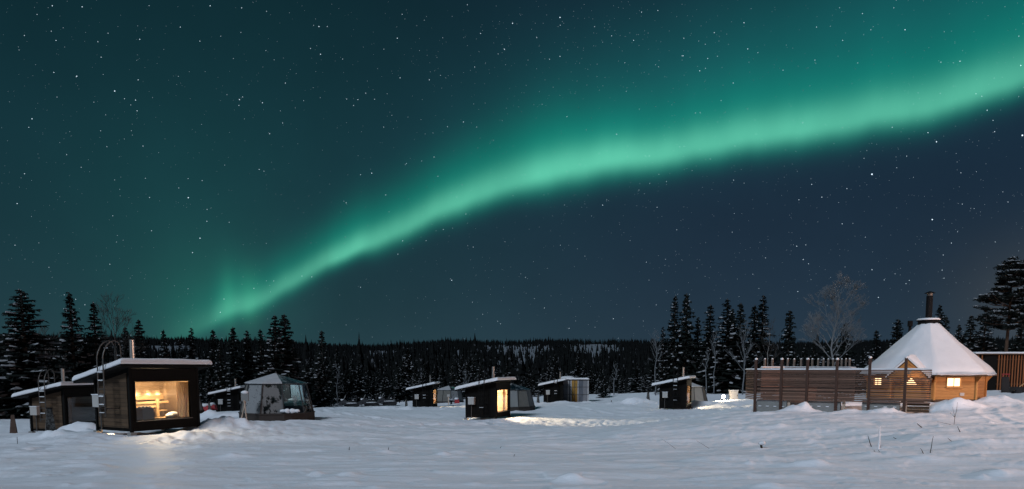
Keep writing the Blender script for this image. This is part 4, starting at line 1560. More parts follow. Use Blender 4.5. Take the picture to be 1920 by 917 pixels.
scr = empty('slatted_fence', (0, 0, 0), 0, 'long front fence of thin brown horizontal slats on dark posts before the hut', 'fence')
e0, e1 = at(1416, 694, 31.0), at(1748, 693, fy(1748))
e0 = Vector((e0.x, e0.y, 0)); e1 = Vector((e1.x, e1.y, 0))
dirf = (e1 - e0).normalized()
nf = Vector((dirf.y, -dirf.x, 0))
if nf.y > 0:
    nf = -nf
scr.location = e0
ang = math.atan2(dirf.y, dirf.x)
scr.rotation_euler = (0, 0, ang)
Lf = (e1 - e0).length
NSL, pit = 18, .076
z1 = 2.368
b = MB()
rr = random.Random(4)
for k in range(NSL):
    zc = z1 - .035 - k * .0765
    xa_ = 0.0
    for seg in range(3):
        xb_ = Lf * (seg + 1) / 3
        dz = rr.uniform(-.004, .004)
        b.bx(xa_ + .004, xb_ - .004, -.018 + rr.uniform(-.004, .004), .012, zc - .025 + dz, zc + .025 + dz)
        xa_ = xb_
b.build('slat_panel', MAT['slat_wood'], scr)
b = snow_slab(0, Lf, -.05, .05, lambda x: z1 - .005, .055, 3, 30, .05, .0); b.build('snow_cap', MAT['roof_snow'], scr, smooth=True)
for px, _ in FP:
    y_ = fy(px)
    top = at(px, 671 if px > 1600 else 674, y_).z
    P0 = at(px, 772, y_)
    lx_ = (Vector((P0.x, P0.y, 0)) - e0).dot(dirf)
    b = MB()
    b.bx(lx_ - .052, lx_ + .052, -.13, -.024, P0.z - .3, top)
    po = b.build('post', MAT['post_wood'], scr)
    b = MB(); b.blob((lx_, -.077, top + .01), (.068, .068, .06), int(px), 10, 6, .08); b.build('post_snow', MAT['roof_snow'], po, smooth=True)
# return panel at the left end
rt = empty('slatted_side_fence', e0 + Vector((-.02, .05, 0)), 0, 'short slatted return at the left end of the front fence', 'fence')
q1 = at(1401, 697, 32.4)
dv = Vector((q1.x - e0.x, q1.y - e0.y, 0)); Lr = dv.length
rt.rotation_euler = (0, 0, math.atan2(dv.y, dv.x))
b = MB()
for k in range(NSL):
    zc = 2.333 - k * .0765
    b.bx(.06, Lr, -.015, .015, zc - .025, zc + .025)
b.build('slat_panel', MAT['slat_wood'], rt)
b = snow_slab(.02, Lr, -.05, .05, lambda x: 2.363, .055, 6, 16, .05, .0); b.build('snow_cap', MAT['roof_snow'], rt, smooth=True)
# concrete plinth blocks
for a_, c_, lab in ((1420, 1477, 'grey concrete block under the left end of the slatted fence'), (1515, 1578, 'grey concrete block under the middle of the slatted fence'), (1619, 1690, 'grey concrete block under the right part of the slatted fence')):
    ya_, yc_ = fy(a_), fy(c_)
    pa, pc = at(a_, 751, ya_), at(c_, 751.5, yc_)
    L_ = (pc - pa).length
    r = empty('concrete_block', ((pa.x + pc.x) / 2, (pa.y + pc.y) / 2 + .10, pa.z - .0), ang, lab, 'concrete block', 'concrete blocks under the fence')
    b = MB()
    b.bx(-L_ / 2, L_ / 2, -.02, .25, -.85, -.012)
    b.build('block', MAT['concrete'], r)
    b = MB()
    k = 0
    n_ = max(2, int(L_ / .28))
    for i in range(n_):
        x_ = -L_ / 2 + (i + .5) * L_ / n_
        b.bx(x_ - .06, x_ + .06, -.05, -.022, -.26, -.225)
    b.build('lifting_ledges', MAT['roof_snow'], r)
    b = snow_slab(-L_ / 2, L_ / 2, -.02, .25, lambda x: -.008, .04, 8, 14, .06, .0)
    b.build('snow_cap', MAT['roof_snow'], r, smooth=True)
for px, lab in ((1479, 'pale short post in the gap under the fence beside the left block'), (1581.5, 'pale short post in the gap under the fence beside the middle block'), (1697, 'pale short post at the foot of the rightmost fence post')):
    y_ = fy(px) + .12
    p = at(px, 772, y_)
    b = MB(); b.bx(-.055, .055, -.055, .055, -.2, .5 if px < 1690 else .42)
    o = b.build('short_post', MAT['pale_post'], loc=p, rot=(0, 0, ang)); tag(o, lab, 'post')
# steps of stacked boards right of the fence
p = at(1719, 768, 27.6)
r = empty('board_step', p, ang, 'low step of dark boards below the right end of the fence', 'step')
for k in range(3):
    b = MB(); b.bx(-.42, .42, -.05, .25, -.1 + k * .13, -.02 + k * .13); b.build('board', MAT['hut_dark'], r)
b = MB(); b.bx(-.42, .42, -.06, .25, .245, .275); b.build('snow_cap', MAT['roof_snow'], r)
# rear fence of the yard
g0, g1 = at(1428, 690, 34.2), at(1604, 690, 39.5)
bk = empty('rear_fence', (g0.x, g0.y, 0), math.atan2(g1.y - g0.y, g1.x - g0.x), 'rear fence of the tub yard showing only its post tops above the front fence', 'fence')
Lb = Vector((g1.x - g0.x, g1.y - g0.y)).length
b = MB()
for k in range(16):
    zc = 2.42 - k * .13
    b.bx(0, Lb, -.015, .015, zc - .06, zc + .06)
b.build('slat_panel', MAT['slat_wood'], bk)
b = snow_slab(0, Lb, -.06, .06, lambda x: 2.465, .06, 9, 24, .06, .0); b.build('snow_cap', MAT['roof_snow'], bk, smooth=True)
for px in (1436, 1450, 1479, 1491, 1504, 1525, 1536, 1546, 1555, 1564, 1580, 1588, 1595):
    t_ = (px - 1428) / (1604 - 1428)
    iy = 1 / (1 / 34.2 + (1 / 39.5 - 1 / 34.2) * t_)
    Pq = at(px, 673.5, iy)
    lx_ = (Vector((Pq.x - g0.x, Pq.y - g0.y))).length
    b = MB(); b.bx(lx_ - .038, lx_ + .038, .02, .10, .3, Pq.z); po = b.build('post', MAT['grey_post'], bk)
    b = MB(); b.blob((lx_, .06, Pq.z + .01), (.05, .05, .045), int(px), 8, 5, .1); b.build('post_snow', MAT['roof_snow'], po, smooth=True)
# hot tub in the yard, seen in slices between the slats
p = at(1495, 745, 33.2)
tb = empty('hot_tub', (p.x, p.y, gbase(p.x, p.y) + .05), 0, 'round red brown wooden tub half seen through the fence slats', 'hot tub')
b = MB(); b.lathe([(.78, 0), (.86, .95), (.80, .95), (.76, .5)], 24); b.build('barrel', MAT['pylon_brown'], tb)
for zz in (.2, .7):
    b = MB(); b.lathe([(.80 + .08 * zz, zz), (.815 + .085 * zz, zz), (.82 + .085 * zz, zz + .05), (.80 + .08 * zz, zz + .05)], 24); b.build('hoop', MAT['galvanised'], tb)
b = MB(); b.lathe([(.88, .952), (.88, .99), (.2, 1.02)], 24); b.build('lid', MAT['post_wood'], tb, smooth=True)
yl = at(1600, 700, 32.0)
lamp('assumed_yard_lamp', (yl.x, yl.y, 2.0), 16, (1.0, .50, .32), r=.08)  # assumed unseen lamp between fence and hut, added for the warm glow
yl2 = at(1470, 700, 33.0)
lamp('assumed_tub_lamp', (yl2.x, yl2.y + .2, 1.9), 12, (1.0, .42, .26), r=.08)  # second assumed lamp, unseen, added for reddish light behind the slats

# ------------------------------------------------------------------ long slatted shed at the right edge
p0 = at(1826, 735, 49)
sd = empty('slatted_shed', (p0.x, p0.y, gbase(34, 48)), math.radians(-4), 'long dark shed with upright orange lit slats behind the hut', 'shed')
LS, HS = 8.2, 2.66
b = MB(); b.bx(0, LS, .12, 2.6, -.5, HS - .04); b.build('wall', MAT['black_timber'], sd)
b = MB()
k = 0
x_ = 1.55
while x_ < LS:
    b.bx(x_, x_ + .062, -.02, .05, -.1, HS - .05)
    x_ += .192
for x_ in (.14, .40):
    b.bx(x_, x_ + .062, -.02, .05, -.1, HS - .05)
b.build('slat_screen', MAT['orange_slats'], sd)
b = MB(); b.bx(0.1, LS, .055, .115, HS - .40, HS - .33); b.bx(1.5, LS, .055, .115, .5, .57); b.build('rail', MAT['post_wood'], sd)
b = MB(); b.bx(.62, 1.46, .03, .10, -.1, HS - .06); b.build('door', MAT['black_timber'], sd)
b = MB(); b.bx(-.1, LS + .1, -.12, 2.7, HS - .03, HS + .05); rf = b.build('roof', MAT['hut_dark'], sd)
b = snow_slab(-.1, LS + .1, -.12, 2.7, lambda x: HS + .05, .12, 4, 24, .10, .0); b.build('roof_snow', MAT['roof_snow'], rf, smooth=True)
p = at(1886, 737, 46.5)
r = empty('upright_sledge', p, -.05, 'black sledge stood on end with a red handle against the slats', 'sledge')
b = MB(); b.hexa([(-.28, -.05, -.1), (.28, -.05, -.1), (.28, .05, -.1), (-.28, .05, -.1), (-.22, .12, 1.1), (.22, .12, 1.1), (.22, .2, 1.1), (-.22, .2, 1.1)]); b.build('body', MAT['rubber'], r)
b = MB(); b.tube([(-.26, .10, 1.28), (.26, .10, 1.28)], .035, 8); b.tube([(-.2, .15, 1.05), (-.2, .10, 1.28)], .02, 6); b.tube([(.2, .15, 1.05), (.2, .10, 1.28)], .02, 6); b.build('handle', MAT['red_paint'], r)
p = at(1908, 741, 44.5)
r = empty('black_tub', p, 0, 'black tub standing in the snow at the right edge', 'tub')
b = MB(); b.lathe([(.40, -.1), (.47, .50), (.50, .50), (.50, .54), (.40, .54), (.36, .1)], 18); b.build('tub', MAT['rubber'], r)
p = at(1911, 733, 44.2)
r = empty('snow_shovel', p, 0, 'wooden handled shovel leaning out of the black tub', 'shovel')
b = MB(); b.tube([(-.25, .1, .0), (.55, .1, .62)], .025, 6); b.build('handle', MAT['bench_wood'], r)
b = MB(); b.box((-.28, .1, -.03), (.30, .24, .03), mat=Matrix.Rotation(math.radians(-38), 3, 'Y')); b.build('blade', MAT['black_metal'], r)


# assumed lamp posts out of view at the right, added for their warm light
def assumed_lamp_post(x, y, h, power, label):
    z = gbase(x, y)
    r = empty('assumed_lamp_post', (x, y, z), 0, label, 'lamp post', 'assumed yard lamps out of view')
    b = MB(); b.tube([(0, 0, -.3), (0, 0, h)], .05, 8); b.build('pole', MAT['black_metal'], r)
    b = MB(); b.lathe([(.16, h + .22), (.16, h + .26), (.03, h + .34)], 12); b.build('lamp_shade', MAT['black_metal'], r)
    b = MB(); b.blob((0, 0, h + .10), (.09, .09, .10), 1, 12, 8, 0); b.build('bulb', MAT['lamp_warm'], r, smooth=True)
    lamp('assumed_lamp_light', (0, -.14, h + .05), power, (1.0, .62, .47), r=.1, parent=r)


assumed_lamp_post(31.0, 16.0, 3.3, 19000, 'assumed unseen black lamp post with warm bulb in front of the hut')  # assumed source, added to rake warm light over the snow and hut
assumed_lamp_post(43.5, 42.5, 2.6, 900, 'assumed unseen black lamp post with warm bulb beside the slatted shed')  # assumed source, added to light the shed slats from out of view


# ------------------------------------------------------------------ trees
def spruce_mesh(seed, H=10.0, R=1.55, bare=.06, snow=.5, shape=.85, ragged=.35):
    rr = random.Random(seed)
    tr = MB()
    lean = (rr.uniform(-.15, .15), rr.uniform(-.15, .15))
    ax = lambda z: (lean[0] * math.sin(z / H * 2), lean[1] * math.sin(z / H * 2.4))
    tr.tube([(*ax(z), z) for z in np.linspace(-.4, H, 9)], [.15 * (1 - q / 9.2) + .012 for q in range(9)], 7)
    cr = MB()
    z = H * bare
    while z < H * .985:
        f = z / H
        prof = (1 - f) ** shape * (1.0 if f > .12 else .75 + f * 2)
        n = max(5, int(9 - 4 * f))
        off = rr.uniform(0, 6.28)
        tier = rr.uniform(.72, 1.12)
        for k in range(n):
            if rr.random() < .06:
                continue
            a = off + k * 2 * math.pi / n + rr.uniform(-.35, .35)
            L = max(.07, R * prof * tier * rr.uniform(1 - ragged, 1 + ragged * .6))
            dr = rr.uniform(.18, .55) * (1 - .75 * f) - .25 * f
            ca, sa = math.cos(a), math.sin(a)
            x0, y0 = ax(z)
            zz = z + rr.uniform(-.24, .24)
            sp = []
            for t in (0, .25, .5, .75, 1.0):
                rad = L * t
                hz = zz - dr * L * (t ** 1.2) + .22 * L * max(0, t - .6) ** 1.5
                sp.append((x0 + ca * rad, y0 + sa * rad, hz))
            wmax = .21 * L + .035
            ws = [wmax * q * rr.uniform(.75, 1.25) for q in (.35, .85, 1.0, .7, .10)]
            px_, py_ = -sa, ca
            i = len(cr.v)
            for (x, y, h), w in zip(sp, ws):
                d1, d2 = w * .16 + rr.uniform(0, .07), w * .16 + rr.uniform(0, .07)
                cr.v.append((x + px_ * w, y + py_ * w, h - d1))
                cr.v.append((x, y, h + .02))
                cr.v.append((x - px_ * w, y - py_ * w, h - d2))
            for q in range(4):
                o = i + q * 3
                cr.f.append((o, o + 3, o + 4, o + 1)); cr.m.append(0)
                cr.f.append((o + 1, o + 4, o + 5, o + 2)); cr.m.append(0)
            # hanging twigs
            for q in range(9):
                t = rr.uniform(.2, 1.05)
                s = rr.uniform(-1, 1)
                w = wmax * (1 - abs(t - .55)) * .9
                bx_, by_ = x0 + ca * L * t + px_ * w * s, y0 + sa * L * t + py_ * w * s
                bh = zz - dr * L * t ** 1.2 - abs(s) * w * .15
                ln = rr.uniform(.10, .42) * (.35 + .65 * L / R)
                ox, oy = rr.uniform(.04, .11), rr.uniform(-.05, .05)
                cr.face([(bx_ - ox, by_ - oy, bh + .02), (bx_ + ox, by_ + oy, bh + .02), (bx_ + ca * .1 + rr.uniform(-.06, .06), by_ + sa * .1 + rr.uniform(-.06, .06), bh - ln)])
            if rr.random() < snow * (1.25 - .95 * f):
                t0 = rr.uniform(.30, .62)
                t1 = rr.uniform(t0 + .15, 1.0)
                m_ = 3
                i = len(cr.v)
                for q in range(m_ + 1):
                    t = t0 + (t1 - t0) * q / m_
                    w = wmax * .62 * math.sin(math.pi * (q + .35) / (m_ + .7)) * rr.uniform(.6, 1.2)
                    x, y = x0 + ca * L * t, y0 + sa * L * t
                    h = zz - dr * L * (t ** 1.2) + .22 * L * max(0, t - .6) ** 1.5 + .05
                    cr.v.append((x + px_ * w, y + py_ * w, h - .05 - w * .18))
                    cr.v.append((x, y, h + .03 + rr.uniform(0, .05)))
                    cr.v.append((x - px_ * w, y - py_ * w, h - .05 - w * .18))
                for q in range(m_):
                    o = i + q * 3
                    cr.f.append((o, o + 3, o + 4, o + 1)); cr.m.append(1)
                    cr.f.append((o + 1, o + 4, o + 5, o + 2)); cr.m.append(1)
                # a rounded front lip, so snow reads from the side too
                o = i + m_ * 3
                cr.face([cr.v[o], cr.v[o + 1], (x0 + ca * L * t1, y0 + sa * L * t1, cr.v[o + 1][2] - .14)], 1)
                cr.face([cr.v[o + 1], cr.v[o + 2], (x0 + ca * L * t1, y0 + sa * L * t1, cr.v[o + 1][2] - .14)], 1)
        z += rr.uniform(.20, .34) * (1 - .35 * f)
    return tr.mesh('trunk', MAT['bark']), cr.mesh('crown', [MAT['needles'], MAT['tree_snow']])


PROTO = {
    'wide': [spruce_mesh(1, R=2.5, snow=.75, shape=.85), spruce_mesh(2, R=2.2, snow=.65, shape=.8), spruce_mesh(3, R=2.4, snow=.6, shape=.95, ragged=.45)],
    'slim': [spruce_mesh(11, R=1.15, snow=.5, shape=.62, ragged=.45), spruce_mesh(12, R=1.3, snow=.55, shape=.7, ragged=.4), spruce_mesh(13, R=1.1, snow=.45, shape=.6, bare=.16, ragged=.5)],
    'mid': [spruce_mesh(21, R=1.75, snow=.55, shape=.75), spruce_mesh(22, R=1.7, snow=.7, shape=.8, ragged=.45), spruce_mesh(23, R=1.85, snow=.5, shape=.85), spruce_mesh(24, R=1.6, snow=.6, shape=.7, bare=.12)],
    'thin': [spruce_mesh(31, R=.75, snow=.4, shape=.5, bare=.30, ragged=.6)],
}


def place_tree(name, kind, px, tip, Y, label, group, wf=1.0, seed=0, cat='spruce tree'):
    x = (px - 960) / F * Y
    x = at(px, (tip + 740) / 2, Y).x
    z = gbase(x, Y)
    top = at(px, tip, Y)
    H = max(1.5, top.z - z)
    tr, cr = PROTO[kind][seed % len(PROTO[kind])]
    s = H / 10.0
    wf *= 1.22
    r = empty(name, (x, Y, z - .05), (seed * 2.399) % 6.28, label, cat, group, (s ** .8 * wf, s ** .8 * wf, s))
    for nm, me in (('trunk', tr), ('crown', cr)):
        o = bpy.data.objects.new(nm, me)
        COL.objects.link(o)
        o.parent = r
    return r


NAMED = [
    ('wide', 47, 543, 62, 1.65, 'tallest broad snowy spruce at the far left edge behind the brown cabin'),
    ('mid', 133, 547, 72, 1.25, 'tall dark spruce rising behind the brown unlit cabin'),
    ('mid', 178, 565, 74, 1.1, 'pointed spruce just left of the bare crowned birch above the ladder'),
    ('mid', 262, 598, 78, 1.1, 'medium spruce right behind the chimney of the big lit cabin'),
    ('mid', 236, 612, 80, 1.0, 'small spruce tucked between the bare birch and the chimney of the lit cabin'),
    ('slim', 309, 617, 95, 1.0, 'thin spruce tip above the roof middle of the big lit cabin'),
    ('slim', 361, 614, 95, 1.1, 'thin spruce above the right roof corner of the big lit cabin'),
    ('slim', 401, 617, 92, 1.1, 'spire spruce above the low far left cabin'),
    ('slim', 440, 612, 92, 1.2, 'spire spruce above the chimney of the low far left cabin'),
    ('slim', 465, 619, 94, 1.1, 'spire spruce above the left eave of the large igloo'),
    ('slim', 489, 616, 94, 1.1, 'narrow spruce left of the tall twin spruces over the igloo'),
    ('mid', 518, 590, 80, 1.35, 'left one of the tall twin spruces over the large igloo'),
    ('mid', 532, 588, 82, 1.35, 'right one of the tall twin spruces over the large igloo'),
    ('slim', 604, 619, 92, 1.1, 'lone spire spruce left of the parked snowmobiles'),
    ('wide', 1131, 688, 88, .85, 'small lone spruce standing free on the snow right of the striped shed'),
    ('slim', 1242, 612, 92, 1.0, 'shorter spruce at the left end of the tall spruce row behind the flood lamp cabin'),
    ('slim', 1265, 553, 92, 1.0, 'first very tall slim spruce from the left above the flood lamp cabin'),
    ('slim', 1284, 549, 93, 1.15, 'second very tall slim spruce from the left above the flood lamp cabin'),
    ('slim', 1307, 594, 96, 1.0, 'shorter dark spruce between the second and third tall spruces of the row'),
    ('slim', 1331, 570, 92, 1.3, 'tall spruce above the left side of the flood lamp'),
    ('mid', 1360, 559, 90, 1.25, 'broad tall spruce with heavy snow low down right above the flood lamp'),
    ('slim', 1371, 578, 94, 1.1, 'dark spruce close against the right side of the broad one over the flood lamp'),
    ('slim', 1387, 567, 93, 1.15, 'tall spruce above the white cabinet'),
    ('slim', 1413, 571, 94, 1.3, 'left one of the tall pair of spruces at the left end of the fence'),
    ('slim', 1429, 553, 95, 1.3, 'right and taller one of the pair of spruces at the left end of the fence'),
    ('thin', 1477, 581, 88, 1.3, 'thin ragged spruce with a bare lower stem above the slatted fence'),
    ('slim', 1585, 604, 85, 1.5, 'dark spruce close right of the big bare birch'),
    ('slim', 1681, 598, 84, 1.5, 'spruce left of the small roof vent of the hut'),
    ('slim', 1640, 618, 88, 1.3, 'low spruce tip halfway between the bare birch and the hut roof'),
    ('mid', 1755, 571, 72, 1.1, 'dark spruce right behind the tall hut chimney'),
    ('mid', 1772, 592, 76, 1.0, 'lower spruce stepping down right of the hut chimney'),
    ('mid', 1815, 590, 72, 1.1, 'pointed spruce midway between hut chimney and the tall pine'),
    ('mid', 1795, 607, 78, 1.0, 'short spruce above the right slope of the hut roof'),
    ('mid', 1848, 580, 66, 1.25, 'bushy snowy spruce directly left of the tall pine'),
    ('mid', 1912, 596, 68, 1.2, 'spruce below the pine crown at the right edge of the picture'),
]
for i, (kind, px, tip, Y, wf, lab) in enumerate(NAMED):
    place_tree('spruce_tree', kind, px, tip, Y, lab, 'spruces around the camp', wf, seed=i)

SEG = [(-120, 130, 62, 84, 612, 700, 17, 'snow dusted spruce in the dense clump at the left edge behind the brown unlit cabin'),
       (130, 400, 76, 98, 628, 705, 20, 'snow dusted spruce in the dark wood behind the big lit cabin'),
       (400, 625, 84, 104, 636, 710, 20, 'snow dusted spruce in the dark wood behind the large igloo'),
       (625, 790, 96, 112, 648, 715, 17, 'snow dusted spruce at the wood edge behind the three snowmobiles'),
       (790, 1010, 98, 114, 660, 715, 17, 'snow dusted low spruce in the wood behind the middle black cabin'),
       (1010, 1225, 98, 114, 655, 715, 17, 'snow dusted low spruce in the wood between striped shed and tall spruce row'),
       (1225, 1450, 94, 108, 630, 700, 20, 'snow dusted spruce filling in under the tall spruce row behind the flood lamp'),
       (1450, 1700, 80, 104, 628, 690, 22, 'snow dusted spruce in the wood behind the slatted fence'),
       (1700, 2020, 66, 90, 608, 680, 24, 'snow dusted spruce in the wood behind the hut and slatted shed')]
rr = random.Random(77)
n_ = 100
for a, c, y0, y1, t0, t1, cnt, lab in SEG:
    for k in range(cnt):
        px = a + (c - a) * (k + rr.uniform(.1, .9)) / cnt
        Y = rr.uniform(y0, y1)
        tip = t0 + (t1 - t0) * rr.random() ** .8
        n_ += 1
        place_tree('spruce_tree', rr.choice(['mid', 'slim', 'mid', 'wide', 'slim']), px, tip, Y, lab, lab.replace('snow dusted spruce', 'spruces').replace('snow dusted low spruce', 'low spruces'), rr.uniform(1.0, 1.35), seed=n_)


def bare_tree(px, tip, Y, label, seed, m='frosted_twig', depth=6, spread=.5, first=.28, tw=1.0, name='birch_tree', r0=.12, boost=1.0, nb=11):
    rr = random.Random(seed)
    x = at(px, (tip + 740) / 2, Y).x
    z = gbase(x, Y)
    H = at(px, tip, Y).z - z
    tr, cr = MB(), MB()
    pts = [Vector((rr.uniform(-.06, .06) * q, rr.uniform(-.05, .05) * q, H * .80 * q / 6)) for q in range(7)]
    pts[0].z = -.4
    tr.tube(pts, [r0 * (1 - q / 7.6) for q in range(7)], 7)

    def grow(p, d, L, rad, k):
        q1 = p + d * L * .5 + Vector((rr.uniform(-.04, .04), rr.uniform(-.04, .04), 0)) * L
        q2 = q1 + (d + Vector((rr.uniform(-.15, .15), rr.uniform(-.15, .15), .10))).normalized() * L * .5
        cr.tube([p, q1, q2], [rad, rad * .85, rad * .65], 4 if k > 1 else 3, cap=False)
        if k <= 0:
            return
        for _ in range(2 if rr.random() < .55 else 3):
            nd = (d + Vector((rr.uniform(-1, 1), rr.uniform(-1, 1), rr.uniform(-.25, .55))) * spread).normalized()
            grow(p.lerp(q2, rr.uniform(.55, 1.0)) if k > 2 else q1.lerp(q2, rr.uniform(0, 1)), nd, L * rr.uniform(.58, .80), max(rad * .60, .010 * tw), k - 1)
    for q in range(nb):
        f = first + (1 - first) * q / nb
        p = pts[min(5, int(f * .98 * 6))].lerp(pts[min(6, int(f * .98 * 6) + 1)], (f * .98 * 6) % 1)
        a = q * 2.4 + rr.uniform(-.4, .4)
        d = Vector((math.cos(a) * (1.0 - .55 * f), math.sin(a) * (1.0 - .55 * f), .55 + .7 * f)).normalized()
        grow(p, d, H * (.19 - .07 * f) * boost, r0 * .42 * (1 - .5 * f), depth - 2)
    grow(pts[6], Vector((0, 0, 1)), H * .10, r0 * .2, depth - 3)
    r = empty(name, (x, Y, z), 0, label, 'birch tree')
    tr.build('trunk', MAT[m if m == 'frosted_twig' else 'birch_bark'], r, smooth=True)
    cr.build('crown', MAT[m], r)
    return r


bare_tree(1564, 518, 62, 'big bare frosted birch rising behind the slatted fence', 3, depth=9, spread=.66, first=.34, r0=.13, boost=.92, tw=.62, nb=16)
bare_tree(216, 556, 76, 'bare dark birch between the spruces above the ladder of the lit cabin', 8, 'bark', depth=7, first=.45, r0=.11, tw=.8, spread=.6)
bare_tree(1230, 608, 88, 'slender pale birch left of the first very tall spruce', 12, 'frosted_twig', depth=4, first=.6, r0=.09, boost=.8)
bare_tree(1394, 600, 84, 'frosty white branched birch right behind the white cabinet', 15, 'frosted_twig', depth=5, first=.35, r0=.10, boost=1.0)
bare_tree(1440, 595, 90, 'fine twigged birch right of the tall spruce pair by the fence', 18, 'bark', depth=5, first=.45, r0=.08)
bare_tree(1340, 600, 88, 'thin pale birch stem behind the flood lamp', 21, 'frosted_twig', depth=3, first=.65, r0=.08, boost=.6)
bare_tree(1326, 640, 86, 'thin pale birch stem right of the half hidden igloo by the flood lamp', 24, 'frosted_twig', depth=3, first=.6, r0=.08, boost=.6)
bare_tree(632, 668, 96, 'thin pale birch stem behind the leftmost snowmobile', 27, 'frosted_twig', depth=3, first=.6, r0=.08, boost=.6)
bare_tree(1152, 672, 96, 'thin pale birch stem right of the small lone spruce', 30, 'frosted_twig', depth=3, first=.5, r0=.08, boost=.7)
bare_tree(873, 690, 98, 'frosty low birch behind the ladder of the middle black cabin', 33, 'frosted_twig', depth=4, first=.4, r0=.07)
bare_tree(86, 605, 70, 'bare shrubby birch between the tallest broad spruce and the next one', 36, 'bark', depth=5, first=.4, r0=.08)


def pine(px, tip, Y, label, seed, H_crown=.47):
    rr = random.Random(seed)
    x = at(px, (tip + 740) / 2, Y).x
    z = gbase(x, Y)
    H = at(px, tip, Y).z - z
    tr, cr = MB(), MB()
    ax = lambda f: Vector((.25 * math.sin(f * 2.2), .1 * math.sin(f * 3), f * H))
    tr.tube([ax(f) if f > 0 else Vector((0, 0, -.4)) for f in np.linspace(0, 1, 10)], [.17 * (1 - q / 10.5) + .01 for q in range(10)], 8)

    def tuft(c, r, n):
        for _ in range(n):
            d = Vector((rr.gauss(0, 1), rr.gauss(0, 1), rr.gauss(0, .45)))
            d = d.normalized() * r * rr.random() ** .4
            d.z *= .45
            p = c + d
            a, b_ = Vector((rr.uniform(-1, 1), rr.uniform(-1, 1), rr.uniform(-.5, .5))).normalized(), Vector((rr.uniform(-1, 1), rr.uniform(-1, 1), rr.uniform(.0, .8))).normalized()
            s = rr.uniform(.10, .22)
            cr.face([p - a * s * .5, p + a * s * .5, p + b_ * s * 1.3])
        for _ in range(max(1, n // 14)):
            if rr.random() < .6:
                p = c + Vector((rr.uniform(-.7, .7) * r, rr.uniform(-.7, .7) * r, r * .42))
                s = rr.uniform(.10, .22)
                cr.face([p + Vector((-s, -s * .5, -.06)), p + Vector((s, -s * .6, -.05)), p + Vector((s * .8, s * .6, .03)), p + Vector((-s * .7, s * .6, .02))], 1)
    f = H_crown
    while f < .99:
        prof = math.sin(math.pi * min(1, (f - H_crown + .12) / (1 - H_crown + .14)) ** .75) * .9 + .12
        for k in range(rr.choice([2, 3, 3])):
            a = rr.uniform(0, 6.28)
            L = 2.4 * prof * rr.uniform(.5, 1.15)
            p0 = ax(f)
            d = Vector((math.cos(a), math.sin(a), rr.uniform(-.12, .22)))
            p1 = p0 + d * L * .55
            p2 = p0 + d * L + Vector((0, 0, .12 * L))
            tr.tube([p0, p1, p2], [.05, .035, .015], 5, cap=False)
            for t in (.40, .62, .82, 1.0):
                tuft(p0.lerp(p2, t) + Vector((rr.uniform(-.2, .2), rr.uniform(-.2, .2), .05)), rr.uniform(.32, .60), 56)
        f += rr.uniform(.016, .03)
    tuft(ax(1.0), .4, 50)
    r = empty('pine_tree', (x, Y, z), 0, label, 'pine tree')
    tr.build('trunk', MAT['pine_bark'], r, smooth=True)
    cr.build('crown', [MAT['needles'], MAT['tree_snow']], r)
    return r


pine(1887, 486, 58, 'tall pine with bare lower trunk and layered crown at the right edge', 5)

# ------------------------------------------------------------------ twigs and stalks poking out of the snow
TW = [(1648, 834, 17.0, .60, .02, 'roof_snow', 'white frosted stalk standing upright in the foreground snow', .030),
      (1635, 829, 17.3, .34, -.35, 'twig', 'dark slanted twig left of the white frosted stalk', .011),
      (1789, 793, 22, .75, .10, 'twig', 'tall thin forked stalk in front of the hut', .008),
      (1731, 794, 21.5, .26, -.9, 'twig', 'leaning dark twig left of the tall forked stalk', .016),
      (1801, 808, 20, .22, -.5, 'twig', 'short bent twig right of the tall forked stalk', .012),
      (1744, 853, 15.6, .42, .12, 'twig', 'upright thin dark stalk in the foreground at right', .009),
      (1733, 856, 15.5, .18, -.55, 'twig', 'short dark twig beside the upright thin stalk', .009),
      (1683, 814, 19, .14, -1.0, 'twig', 'tiny flat twig between stalk and fence steps', .012),
      (1788, 826, 18, .2, -.9, 'twig', 'flat lying dark twig right of the foreground stalks', .010),
      (1643, 846, 16.2, .09, -.7, 'twig', 'left one of two tiny dark twigs under the white stalk', .009),
      (1651, 847, 16.2, .09, -.7, 'twig', 'right one of two tiny dark twigs under the white stalk', .009),
      (1272, 822, 18.5, .55, -.95, 'twig', 'long thin leaning grass stem in the middle foreground', .005),
      (1336, 820, 18.8, .55, -1.0, 'twig', 'second long thin leaning grass stem nearer the fence', .005),
      (654, 826, 18.2, .12, .1, 'twig', 'tiny dark stalk in the snow below the large igloo', .012),
      (727, 824, 18.4, .14, .2, 'twig', 'tiny dark stalk in the snow left of the middle cabin', .010),
      (963, 838, 17, .10, .3, 'twig', 'tiny dark stalk in the snow below the middle cabin', .009),
      (937, 815, 19.5, .10, .5, 'twig', 'tiny dark stalk in the snow right at the middle cabin foot', .009),
      (1114, 848, 16, .08, 1.2, 'twig', 'small flat dark twig in the middle foreground', .014)]
